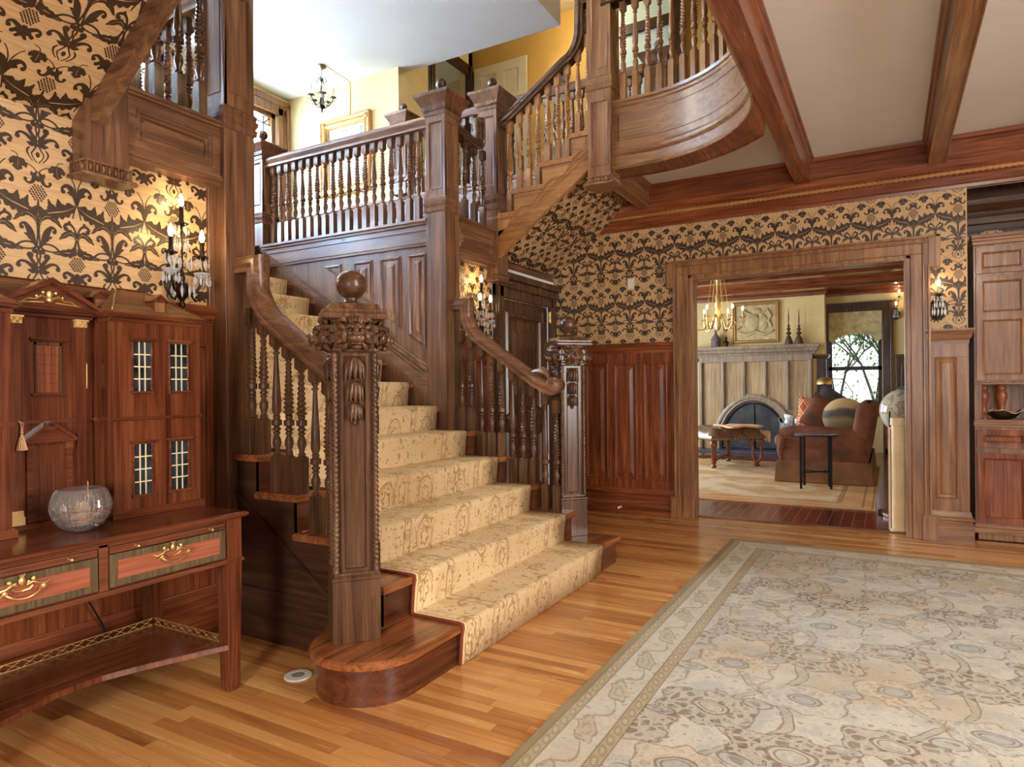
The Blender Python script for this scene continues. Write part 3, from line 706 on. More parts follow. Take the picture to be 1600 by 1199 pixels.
# window wall at the left end of the landing
WINS = [(5.02,6.15),(3.35,4.5),(1.9,3.05),(.3,1.5)]
b = B(); e = -.75
for y0, y1 in sorted(WINS):
    b.box(-7.15,e,LZ, -7.0,y0,5.14); b.box(-7.15,y0,LZ, -7.0,y1,3.3); b.box(-7.15,y0,4.9, -7.0,y1,5.14); e = y1
b.box(-7.15,e,LZ, -7.0,YW+.15,5.14); struct('wall_window_side', b, yellow)
lead = flat('window_lead', (60,58,56), .5, .4)
def pane(name, c, tr=.97):
    m = Mat(name); m.set(m.ramp(m.noise(m.coord(), 20), [(0,S(c)),(1,S(c))]), .02, Transmission_Weight=tr, IOR=1.02); return m.m
clear = pane('clear_glass', (252,254,255))
ros = pane('rose_glass', (226,150,150)); amb = pane('amber_glass', (236,220,160))
def stained(i, y0, y1, lab):
    g = sgroup('window_%d' % i, (-7.05,(y0+y1)/2,3.3), lab)
    b = B()
    for a, c in ((y0-.185,y0+.0),(y1,y1+.185)):
        b.box(-7.0,a,3.2, -6.965,c,4.98); b.box(-7.0,a+(.0 if a<y0-.1 else .13),3.2, -6.945,a+.055+(.0 if a<y0-.1 else .13),5.05); b.box(-7.0,a+.08,3.2, -6.955,a+.1,4.98)
    b.box(-7.0,y0-.185,4.88, -6.965,y1+.185,5.08); b.box(-7.0,y0-.185,5.0, -6.945,y1+.185,5.08); b.box(-7.0,y0-.19,3.2, -6.9,y1+.19,3.26)
    struct('casing', b, W['coak_z'], g, bevel=.004)
    b = B()
    for a, c in ((y0,y0+.06),(y1-.06,y1)): b.box(-7.1,a,3.3, -7.03,c,4.9)
    b.box(-7.1,y0,3.3, -7.03,y1,3.37); b.box(-7.1,y0,4.83, -7.03,y1,4.9); struct('sash', b, W['oak_z'], g)
    ya, yb, za, zb = y0+.06, y1-.06, 3.37, 4.83
    b = B(); b.box(-7.072,ya,za, -7.068,yb,zb); struct('pane', b, clear, g)
    b = B()
    def bar(p, q, r=.008): b.tube([(-7.066,)+p,(-7.066,)+q], r, 5)
    for z in (zb-.09, zb-.42, zb-.8): bar((ya,z),(yb,z))
    for k in range(1,6): y = ya+(yb-ya)*k/6; bar((y,zb-.42),(y,za))
    bar((ya+.1,zb),(ya+.1,za)); bar((yb-.1,zb),(yb-.1,za)); bar((ya+.1,zb-.09),(ya,zb)); bar((yb-.1,zb-.09),(yb,zb))
    ym = (ya+yb)/2
    for s in (1,-1):
        b.tube([(-7.066, ym+s*(.02+.11*math.sin(t*.5)), zb-.25+.1*math.cos(t*.5)) for t in range(7)], .007, 5)
        b.tube([(-7.066, ym+s*(.2+.07*math.cos(t*.7)), zb-.27+.07*math.sin(t*.7)) for t in range(9)], .007, 5)
    struct('leading', b, lead, g)
    b = B()
    for s in (1,-1):
        for k in range(5):
            a = k*PI*.4; b.lathe([(.022,-7.065),(.022,-7.063)], (0, ym+s*.2+.03*math.cos(a), zb-.27+.03*math.sin(a)), 8, 'x')
    struct('rose_glass', b, ros, g)
    b = B(); b.box(-7.0655,ya,za, -7.0635,ya+.02,zb); b.box(-7.0655,yb-.02,za, -7.0635,yb,zb); struct('amber_border', b, amb, g)
for i, (y0, y1) in enumerate(WINS): stained(i+1, y0, y1, ['leaded window at the landing corner','second leaded window along the landing','third leaded window along the landing','leaded window at the near end of the landing'][i])
# second floor surroundings
b = B(); b.box(-5.2,YW+.16,3.3, 4.6,8.0,3.525); struct('floor_corridor', b, W['oak_x'])
b = B(); b.box(-5.3,8.0,3.5, 4.7,8.15,6.3); struct('wall_upper_back', b, mustard)
b = B(); b.box(4.6,-3.7,3.5, 4.7,8.1,6.3); b.box(-7.1,-.75,2.3, 4.7,-.6,6.3); struct('wall_upper_side', b, mustard)
d = sgroup('door_3', (-5.2,7.46,3.53), 'dark framed upstairs doorway with a cream interior')
b = B()
for y0,y1 in ((6.95,7.07),(7.86,7.97)): b.box(-5.15,y0,3.53, -5.09,y1,5.78); b.box(-5.15,y0+.03,3.53, -5.075,y1-.03,5.78)
b.box(-5.15,6.95,5.66, -5.09,7.97,5.8); struct('casing', b, W['black'], d, bevel=.004)
b = B(); b.box(-6.2,6.9,3.4, -6.1,8.1,5.9); b.box(-6.2,6.8,3.4, -5.27,6.9,5.9); b.box(-6.2,8.1,3.4, -5.27,8.2,5.9); b.box(-6.2,6.8,5.75, -5.27,8.2,5.9); struct('closet_lining', b, offw, d)
d = sgroup('door_4', (-4.7,7.95,3.53), 'cream panelled upstairs door folded back against the wall')
b = B(); b.M = frame((0,7.95,0),(1,0,0),(0,0,1)); b.box(-5.06,3.56,-.03, -4.22,5.75,-.012)
for bx in ((-5.06,3.56,-4.93,5.75),(-4.35,3.56,-4.22,5.75),(-4.71,3.56,-4.57,5.75)): b.box(bx[0],bx[1],-.012,bx[2],bx[3],0)
for z0,z1 in ((3.56,3.75),(4.45,4.6),(5.15,5.28),(5.62,5.75)): b.box(-5.06,z0,-.012,-4.22,z1,.0001)
struct('door_leaf', b, offw, d, bevel=.004)
d = sgroup('door_5', (-2.57,7.95,3.53), 'pale blue upstairs door with a transom in a dark frame')
b = B()
b.box(-2.98,7.93,3.53, -2.22,7.97,5.62); b.box(-2.98,7.93,5.72, -2.22,7.97,6.18); struct('door_leaf', b, teal, d)
b = B(); b.box(-3.1,7.9,3.53, -2.97,7.99,6.2); b.box(-2.23,7.9,3.53, -2.08,7.99,6.2); b.box(-3.1,7.89,5.61, -2.08,7.99,5.73); struct('casing', b, W['black'], d, bevel=.004)

# walls that close the hall behind the camera
b = B(); fr = [(-.2,1.3),(2.0,3.5)]; e = -3.2
for x0, x1 in fr: b.box(e,-3.7,0, x0,-3.55,3.3); b.box(x0,-3.7,0, x1,-3.55,.6); b.box(x0,-3.7,2.75, x1,-3.55,3.3); e = x1
b.box(e,-3.7,0, 4.7,-3.55,3.3); struct('wall_front', b, W['mah_z'])
for i, (x0, x1) in enumerate(fr):  # unseen windows, added to let fill daylight in
    g = sgroup('window_%d' % (i+6), ((x0+x1)/2,-3.6,.6)); b = B()
    for a, c in ((x0-.1,x0+.05),(x1-.05,x1+.1)): b.box(a,-3.6,.5, c,-3.5,2.85)
    b.box(x0-.1,-3.6,2.7, x1+.1,-3.5,2.85); b.box(x0-.15,-3.6,.5, x1+.15,-3.45,.6); b.box(x0,-3.62,1.65, x1,-3.56,1.72); struct('casing', b, W['mah_z'], g)
b = B(); b.box(4.6,-3.7,0, 4.7,.2,3.3); b.box(4.6,.2,0, 4.7,2.4,.7); b.box(4.6,.2,2.7, 4.7,2.4,3.3); b.box(4.6,2.4,0, 4.7,7.6,3.3); struct('wall_right', b, W['mah_z'])

# alcove beyond the pier, right
b = B(); b.box(.52,6.93,0, 4.6,7.05,3.3); struct('wall_alcove', b, W['doak_z'])
b = B(); b.M = frame((0,6.925,0),(1,0,0),(0,0,1)); paper(b, [[(.5,2.2),(2.6,2.2),(2.6,2.56),(.5,2.56)]], (.62,2.63)); struct('wallpaper_alcove', b, WP, keepn=True); bpy.data.objects['wallpaper_alcove'].name = 'wall_alcove_paper'
b = B(); b.box(.46,YW+.13,0, .53,7.0,3.3); struct('wall_alcove_side', b, W['black'])
b = B(); b.M = frame((0,6.925,0),(1,0,0),(0,0,1))
boxprof(b, .5, 4.6, [(-.02,2.55),(.02,2.55),(.03,2.6),(.05,2.61),(.05,2.66),(.07,2.67),(.075,2.7),(.12,2.76),(.13,2.8),(.13,2.86),(-.02,2.86)]); a = struct('trim_16', b, W['doak_x'])
b = B(); b.lathe([(.013, .52+.012*k) for k in range(120)], (0,6.925-.07,2.685), 8, 'x', fn=lambda r,t,h: r*(1+.28*math.cos(2*(t-h*95)))); struct('rope_moulding', b, W['doak_x'], a, 60)
b = B(); b.box(.5,YW+.13,3.0, 4.6,7.0,3.1); struct('ceiling_alcove', b, cream)
# ---------------------------------------------------------------- main flight
RH, GO, X1 = .185, .2695, -1.68
def nx(n): return X1-GO*(n-1)
YN, YF = 2.355, 4.31          # baluster lines
st = thing('staircase', 'broad dark oak main staircase rising from a rounded bottom step', 'staircase', (-3.2,3.33,0))
bull = [(X1,4.54),(-2.0,4.54),(-2.22,4.54),(-2.22,2.2)]+[(-1.93+.25*math.cos(a), 2.17-.25*math.sin(a)) for a in [PI-k*PI/16 for k in range(17)]]
def nosed(b, poly, z1, th=.034, r=.014):
    b.loops([[(x,y,z1-th) for x,y in inset(poly, .004)], [(x,y,z1-th+.006) for x,y in poly], [(x,y,z1-.008) for x,y in poly], [(x,y,z1) for x,y in inset(poly, .009)]], cap0=True, cap1=True)
def ccw(p):
    a = sum(p[i-1][0]*p[i][1]-p[i][0]*p[i-1][1] for i in range(len(p))); return p if a > 0 else p[::-1]
b = B(); nosed(b, ccw(bull), RH); build('tread', b, W['tread'], st, smooth=40)
b = B(); b.prism(inset(ccw(bull), .028), 0, RH-.03); build('riser', b, W['riser'], st, smooth=40)
for n in range(2, 14):
    x = nx(n); y0, y1 = (2.285, 4.375) if n < 6 else (2.416, 4.2495)
    b = B(); nosed(b, [(x-GO-.03,y0),(x,y0),(x,y1),(x-GO-.03,y1)], n*RH); build('tread', b, W['tread'], st, smooth=40)
    b = B(); b.box(x-.05, (2.315 if n < 6 else y0), (n-1)*RH-.001, x-.027, (4.345 if n < 6 else y1), n*RH-.033); b.box(x-.03, (y0+.04 if n < 6 else y0), n*RH-.05, x-.016, (y1-.04 if n < 6 else y1), n*RH-.034); build('riser', b, W['riser'], st)
x = nx(14); b = B(); b.box(x-.05,2.42,13*RH, x-.027,4.245,2.56); b.box(x-.2,2.42,2.555, x,4.245,2.59); build('riser', b, W['riser'], st)
# outer strings (spandrels) below the open treads
def spandrel(ya, yb):
    P = [(-3.06,0)]; P.append((nx(2)-.03,0))
    for n in range(2, 6): P += [(nx(n)-.03,(n-1)*RH-(.0 if n>2 else .185)), (nx(n)-.03,n*RH-.034)]
    P += [(-3.06, 5*RH-.034)]
    b = B(); b.prism(P, ya, yb, 'xz'); return b
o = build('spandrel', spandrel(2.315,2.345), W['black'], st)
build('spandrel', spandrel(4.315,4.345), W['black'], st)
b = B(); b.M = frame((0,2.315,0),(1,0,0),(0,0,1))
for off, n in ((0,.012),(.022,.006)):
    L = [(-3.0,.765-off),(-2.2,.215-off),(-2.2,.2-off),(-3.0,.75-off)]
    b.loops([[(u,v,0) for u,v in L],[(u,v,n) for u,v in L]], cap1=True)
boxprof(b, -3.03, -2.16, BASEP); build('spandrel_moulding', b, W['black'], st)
# panelled wall beside the upper half of the flight
def zl(x): return 1.235-.6865*(x+3.17)
pw = sgroup('wall_panelled', (-4.1,4.25,1.2), 'panelled spandrel wall rising beside the carpeted stairs')
b = B(); b.M = frame((0,4.25,0),(1,0,0),(0,0,1))
b.loops([[(u,v,h) for u,v in ((-5.05,.0),(-3.1,.0),(-3.1,2.56),(-5.05,2.56))] for h in (-.1,0)], cap0=True, cap1=True)
PP = [(0,0),(.006,.014),(.016,.017),(.024,.006),(.03,.002),(.055,.002),(.078,.010)]
def zb(x): return 1.555-.6865*(x+3.158)
b.panel([(-4.275,2.325),(-4.06,zb(-4.06)),(-4.06,2.325)], [(0,0),(.006,.014),(.016,.017),(.024,.006),(.03,.002),(.04,.002)])
for a, c in ((-3.92,-3.716),(-3.634,-3.42),(-3.342,-3.158)): b.panel([(a,zb(a)),(c,zb(c)),(c,2.325),(a,2.325)], PP)
struct('panelling', b, W['oak_z'], pw)
b = B(); b.M = frame((0,4.25,0),(1,0,0),(0,0,1))
for o0, o1, h in ((0,.10,.012),(.10,.115,.03),(.115,.14,.014),(.14,.155,.034),(.155,.18,.018),(.18,.2,.042),(.2,.225,.014)):
    L = [(-5.05,zl(-5.05)+o0),(-3.13,zl(-3.13)+o0),(-3.13,zl(-3.13)+o1),(-5.05,zl(-5.05)+o1)]
    L = [(u, min(v, 2.56)) for u, v in L]
    b.loops([[(u,v,0) for u,v in L],[(u,v,h) for u,v in L]], cap1=True)
struct('string_moulding', b, W['oak_x'], pw)
b = B(); b.M = frame((0,4.25,0),(1,0,0),(0,0,1))
for v0,v1,h in ((2.38,2.40,.018),(2.40,2.412,.028),(2.412,2.43,.014),(2.43,2.50,.010),(2.50,2.512,.02),(2.512,2.545,.012),(2.545,2.565,.03),(2.565,2.585,.05)): b.box(-5.02,v0,-.13, -3.13,v1,h)
struct('sill_moulding', b, W['oak_x'], pw)
b = B(); b.box(-5.05,2.30,.0, -3.1,2.415,2.57); struct('wall_stair_near', b, W['oak_z'])

# carpet runner, one strip folded over the steps
def runner():
    y0, y1, t = 2.488, 4.183, .012
    path = [(X1-.018+t, .004)]
    for n in range(1, 14):
        x, z = nx(n), n*RH
        path += [(x+t-.008, z-.05), (x+t, z-.016), (x+t*.75, z+t*.55), (x-.014, z+t)]
        xr = nx(n+1)-.018
        path += [(xr+t+.006, z+t), (xr+t, z+t+.006)]
    bm = bmesh.new(); uv = bm.loops.layers.uv.new('UVMap'); s = 0; cols = []
    for i, (x, z) in enumerate(path):
        if i: s += math.hypot(x-path[i-1][0], z-path[i-1][1])
        cols.append(([bm.verts.new((x, y0+(y1-y0)*k/8, z)) for k in range(9)], s))
    for (a, sa), (c, sc) in zip(cols, cols[1:]):
        for k in range(8):
            f = bm.faces.new([a[k], a[k+1], c[k+1], c[k]])
            for l, q in zip(f.loops, ((k,sa),(k+1,sa),(k+1,sc),(k,sc))): l[uv].uv = ((y1-y0)*q[0]/8, q[1])
    bm.transform(Matrix.Translation((3.2,-3.33,0)))
    me = bpy.data.meshes.new('stair_runner'); bm.to_mesh(me); bm.free(); me.materials.append(runner_m)
    o = bpy.data.objects.new('stair_runner', me); C.objects.link(o); o.location = (-3.2,3.33,0)
    me.shade_smooth(); me.set_sharp_from_angle(angle=math.radians(80))
    md = o.modifiers.new('thickness', 'SOLIDIFY'); md.thickness = .010; md.offset = -1 
    return tag(o, 'gold patterned carpet runner lying over the main stairs', 'stair carpet')
runner()

# ---------------------------------------------------------------- balusters
BAL = {}
def bal_mesh(kind, hb, L, ht, mat):
    key = (kind, round(hb,3), round(L,3), round(ht,3), mat.name)
    if key in BAL: return BAL[key]
    b = B(); q = .0235
    b.sqlathe([(q,0),(q,hb-.012),(q*.62,hb)])
    low = [(.012,0),(.017,.006),(.017,.011),(.011,.016),(.0125,.03),(.0195,.055),(.0185,.075),(.0095,.102),(.0155,.106),(.0155,.114),(.0095,.119),(.0175,.125),(.0175,.134),(.0105,.14),(.0135,.146),(.0225,.15),(.0225,.176),(.0135,.181),(.0165,.19),(.0165,.196),(.011,.2)]
    top = L-ht; z = hb
    k = min(1, (top-hb)/.42)
    low = [(r*1.17, h*k) for r, h in low]
    b.lathe([(r, z+h) for r, h in low], seg=10)
    for sx, sy in ((1,0),(-1,0),(0,1),(0,-1)):
        zc = z+.163*k; b.box(sx*.022-.004-abs(sy)*.003, sy*.022-.004-abs(sx)*.003, zc-.004, sx*.022+.004+abs(sy)*.003, sy*.022+.004+abs(sx)*.003, zc+.004)
    za, zb_ = z+.2*k, top-.035
    if kind == 0:
        b.lathe([(.015,za),(.0235,za+(zb_-za)*.08),(.022,za+(zb_-za)*.3),(.0155,za+(zb_-za)*.65),(.0105,zb_)], seg=12)
    else:
        n = max(20, int((zb_-za)/.0042)); P = []
        w = 2*PI/.044 if kind == 1 else -2*PI/.05
        for i in range(n+1):
            t = i/n; r = (.0125+.0065*math.sin(PI*min(1,t*2.2+.25))**1.0 if t < .25 else .019-.0085*(t-.25)/.75) if kind == 1 else .0185-.0075*t
            P.append((r*1.17, za+(zb_-za)*t))
        b.lathe(P, seg=10, fn=lambda r,t,h: r*(1+.24*math.cos(2*(t-h*w))))
    b.lathe([(.012,zb_),(.018,zb_+.005),(.018,zb_+.011),(.0105,zb_+.016),(.0135,zb_+.024),(.019,zb_+.03),(.014,top)], seg=10)
    b.sqlathe([(q*.6,top),(q,top+.012),(q,L)])
    bmesh.ops.recalc_face_normals(b.bm, faces=b.bm.faces[:])
    me = bpy.data.meshes.new('baluster'); b.bm.to_mesh(me); b.bm.free(); me.materials.append(mat)
    me.shade_smooth(); me.set_sharp_from_angle(angle=math.radians(50))
    BAL[key] = me; return me
def baluster(parent, x, y, z, L, i, hb=.19, ht=.1, mat=None, rot=0):
    o = bpy.data.objects.new('baluster', bal_mesh((1,0,2)[i % 3], hb, L, ht, mat or W['doak_z'])); C.objects.link(o)
    o.parent = parent; o.location = Vector((x,y,z))-parent.location; o.rotation_euler = (0,0,rot); return o
RAIL = [(-.034,0),(-.036,.012),(-.03,.02),(-.038,.03),(-.036,.048),(-.024,.062),(0,.068),(.024,.062),(.036,.048),(.038,.03),(.03,.02),(.036,.012),(.034,0)]
WIDE = [(-.05,0),(-.05,.014),(-.042,.02),(-.046,.032),(-.058,.044),(-.06,.062),(-.05,.074),(-.03,.08),(.03,.08),(.05,.074),(.06,.062),(.058,.044),(.046,.032),(.042,.02),(.05,.014),(.05,0)]
def arc(cx, cz, r, a0, a1, n, y):
    return [(cx+r*math.cos(math.radians(a0+(a1-a0)*k/n)), y, cz+r*math.sin(math.radians(a0+(a1-a0)*k/n))) for k in range(n+1)]

RAIL = [(a*1.38, h*1.34) for a, h in RAIL]
WIDE = [(a*1.1, h*1.2) for a, h in WIDE]
def main_rail(y, h, label, far):
    t = thing('balustrade', label, 'stair railing', (-2.5,y,.4))
    zr = lambda x: RH*((X1-x)/GO+1)+h            # underside of the rail
    k = .6865; r = .11; c = (-2.80, zr(-2.80))
    # path of the underside, from the gooseneck down
    ang = math.degrees(math.atan(k))
    pth = [(-2.957,y,1.845),(-2.885,y,1.845)]
    x0 = -2.875
    pth = [(-2.957,y,1.86),(-2.862,y,1.86),(-2.862,y,1.80),(-2.862,y,zr(-2.862)+.10)]
    for q in range(1,7):
        s = q/6; xx = -2.862+.13*s; pth.append((xx, y, zr(xx)+.10*(1-s)**2.2))
    xe = -2.24 if far else -2.30
    pth.append((xe, y, zr(xe)))
    rail = B()
    if far:
        cx, cz = -2.085, zr(-2.16)+.072
        R0 = .085
        for q in range(0, 22):
            a = math.radians(232+q*20); rr = R0*(1-q/30)
            pth.append((cx+rr*math.cos(a), y, cz+rr*math.sin(a)))
    prof = RAIL
    rail.sweep([(p[0], p[1]) for p in prof], pth[:11] if far else pth, side=(0,-1,0))
    if far:
        n = len(pth)
        # tapering scroll
        L = []
        P = [Vector(p) for p in pth[10:]]; m = len(P)
        for i in range(m):
            d = (P[min(i+1,m-1)]-P[max(i-1,0)]).normalized(); w = Vector((0,-1,0)); u = w.cross(d); s = 1-.62*i/m
            L.append([tuple(P[i]+w*(p[0]*(.95-.1*i/m))+u*(p[1]*s)) for p in prof])
        rail.loops(L, cap0=True, cap1=True)
    build('handrail', rail, W['oak_x'], t, smooth=45)
    if far:
        lf = B()
        for j in range(5):
            pts = []
            for q in range(9):
                s = q/8; a = s*PI*1.15; px = -2.25+.15*s-.02*math.sin(a*2); pz = zr(-2.25)+.075+.045*math.sin(a)-.02*s
                pts.append((px+.012*j*math.cos(a), y-.03+.015*j+.012*math.sin(a*2+j), pz+.006*math.sin(j*2.1)+.008*math.cos(6*s+j)))
            lf.tube(pts, [.006+.011*math.sin(PI*min(1,.1+q/8*.9)) for q in range(9)], 6)
        for s in (1,-1): lf.lathe([(.03,0),(.03,.014),(.018,.02),(.012,.012),(0,.012)], (-2.085,y-s*.036 if s>0 else y+.036-.02,zr(-2.16)+.075), 14, 'y', fn=lambda r,t_,h: r*(1+.06*math.cos(5*t_)))
        build('carved_leaf', lf, W['oak_x'], t, smooth=50)
    i = 0
    for n in range(2, 7):
        for j in range(3):
            x = nx(n)-.035-.088*j
            if n == 2 and j == 0: continue
            if x < -2.93 or (n == 6 and j > 0): continue
            if n == 6: continue
            zt = zr(x)+.03*(.0)
            L = zt-n*RH+.018
            if x < -2.80: L = zr(-2.8)+.16-n*RH-.1
            baluster(t, x, y, n*RH, L, i, .185, max(.05, L-.185-.36 if L < .62 else .10)); i += 1
    return t
main_rail(YN, .665, 'near side stair railing ending at the carved newel in front', False)
main_rail(YF, .69, 'far side stair railing ending in a carved scroll', True)
# ---------------------------------------------------------------- carved newels at the foot of the stairs
def lion(b, M):
    # lion mask looking along +n of the local frame (u right, v up, n out)
    o = b.M; b.M = M
    b.sphere((0,.004,.012), .06, 18, 12, (1.0,1.1,.72))
    b.sphere((0,.03,.044), .034, 14, 8, (1.15,.6,.6))                       # forehead
    b.sphere((0,-.02,.062), .034, 14, 10, (1.0,.78,.95)); b.sphere((0,.008,.06), .017, 12, 8, (.8,1.5,1.0)); b.sphere((0,-.004,.09), .014, 12, 6, (1.35,.75,.8))
    for s in (1,-1):
        b.sphere((s*.018,-.022,.08), .018, 12, 8, (1.1,.85,.8)); b.tube([(s*.008,.024,.07),(s*.024,.03,.066),(s*.042,.022,.048)], [.006,.009,.004], 8)
        b.sphere((s*.024,.012,.06), .0075, 8, 6); b.sphere((s*.046,-.012,.036), .024, 10, 8, (.8,1.2,.8))
        b.tube([(s*.034,.05,.03),(s*.05,.062,.034),(s*.068,.056,.026),(s*.06,.04,.02)], [.008,.014,.01,.004], 8)
        for a0 in (150,178,206,234):
            a = math.radians(180-a0); x0, y0 = math.cos(a)*s, math.sin(a)
            b.tube([(x0*.046,y0*.046,.03),(x0*.066,y0*.062,.026),(x0*.084+s*.003,y0*.08-.006,.006)], [.008,.015,.004], 7)
    b.sphere((0,-.056,.05), .022, 12, 8, (1.1,.6,.8)); b.tube([(-.018,-.042,.076),(0,-.046,.084),(.018,-.042,.076)], .004, 6)
    for j in range(5): a = math.radians(50+20*j); b.tube([(math.cos(a)*.03,.03+math.sin(a)*.02,.044),(math.cos(a)*.045,.04+math.sin(a)*.03,.04),(math.cos(a)*.06,.04+math.sin(a)*.044,.014)], [.006,.011,.004], 7)
    b.M = o
def carved_newel(x, y, rot, label):
    t = thing('newel_post', label, 'newel post', (x,y,RH), rot)
    Wz = W['doak_z']
    b = B(); b.sqlathe([(.1,0),(.1,.258),(.104,.264),(.104,.272),(.097,.278),(.09,.285),(.09,.292)]); build('plinth', b, Wz, t, local=True, bevel=.003)
    b = B()
    for k in range(4):
        b.M = Matrix.Rotation(k*PI/2, 4, 'Z') @ frame((0,-.078,0),(1,0,0),(0,0,1))
        b.panel([(-.06,.292),(.06,.292),(.06,1.222),(-.06,1.222)], [(0,0),(.014,0),(.018,-.008),(.026,-.012)])
        b.box(-.078,.28,-.02, -.06,1.222,0); b.box(.06,.28,-.02, .078,1.222,0)
    b.M = Matrix.Identity(4); b.box(-.06,-.06,.28, .06,.06,1.22); build('shaft', b, Wz, t, local=True)
    for k in range(4):
        a = PI/4+k*PI/2; b = B(); cx, cy = .083*math.sqrt(2)*math.cos(a), .083*math.sqrt(2)*math.sin(a)
        P = [(.0125, .31+.0065*q) for q in range(138)]
        b.lathe([(.015,.292),(.017,.3),(.012,.306)]+P+[(.016,1.21),(.012,1.22)], (cx,cy,0), 8, fn=lambda r,t_,h: r*(1+.3*math.cos(2*(t_-h*150))) if .31 <= h <= 1.2 else r)
        build('rope_column', b, Wz, t, local=True, smooth=60)
    for k in range(4):
        b = B(); b.M = Matrix.Rotation(k*PI/2, 4, 'Z') @ frame((0,-.078,0),(1,0,0),(0,0,1))
        for zt, h, r in ((1.205,.11,.034),(1.105,.1,.029),(1.015,.09,.025)):
            b.sphere((0,zt-h*.45,-.004), r*.8, 10, 8, (1,h*.45/(r*.8),1))
            for j in range(5):
                a = (j-2)*.62; px, pn = r*math.sin(a), .004+r*.9*math.cos(a)
                b.tube([(px*.4,zt-.004,pn*.5),(px*.95,zt-h*.35,pn*1.0),(px*1.1,zt-h*.7,pn*.9),(px*1.25,zt-h*.9,pn*1.0)], [.006,.012,.009,.003], 6)
            b.lathe([(.012,0),(.016,.004),(.01,.01)], (0,zt-.012,.012), 8, 'y')
        b.sphere((0,.925,.002), .009, 8, 6, (1,1.6,1))
        build('carved_pendant', b, Wz, t, local=True, smooth=60)
    b = B(); b.sqlathe([(.082,1.222),(.092,1.23),(.092,1.24),(.084,1.247),(.084,1.345),(.094,1.35),(.1,1.36)])
    for k in range(4):
        b.M = Matrix.Rotation(k*PI/2, 4, 'Z') @ frame((0,-.084,0),(1,0,0),(0,0,1))
        for s in (1,-1):
            b.box(s*.066-.024,1.262,0, s*.066+.024,1.30,.016); b.box(s*.066-.02,1.305,0, s*.066+.02,1.34,.012)
            for j in (0,1): b.box(s*.066-.016+.018*j,1.31,.012, s*.066-.004+.018*j,1.334,.019)
    b.M = Matrix.Identity(4); build('capital', b, Wz, t, local=True, bevel=.002)
    for k in range(4):
        b = B(); lion(b, Matrix.Rotation(k*PI/2, 4, 'Z') @ frame((0,-.088,1.30),(1,0,0),(0,0,1))); build('lion_head', b, Wz, t, local=True, smooth=70)
    b = B(); b.sqlathe([(.105,1.358),(.13,1.364),(.134,1.374),(.134,1.384),(.126,1.388),(.13,1.394),(.13,1.404),(.108,1.408),(.1,1.43),(.06,1.437)]); build('cap', b, Wz, t, local=True, bevel=.002)
    b = B(); b.lathe([(.05,1.435),(.042,1.442),(.03,1.447),(.026,1.456),(.03,1.466)], seg=20); b.sphere((0,0,1.522), .0655, 28, 18); build('ball_finial', b, W['doak_x'], t, local=True, smooth=50)
    return t
carved_newel(-2.034, 2.187, math.radians(50), 'carved newel post with lion heads standing nearest on the rounded bottom step')
carved_newel(-2.04, 4.45, math.radians(47), 'carved newel post with lion heads at the far end of the bottom step')

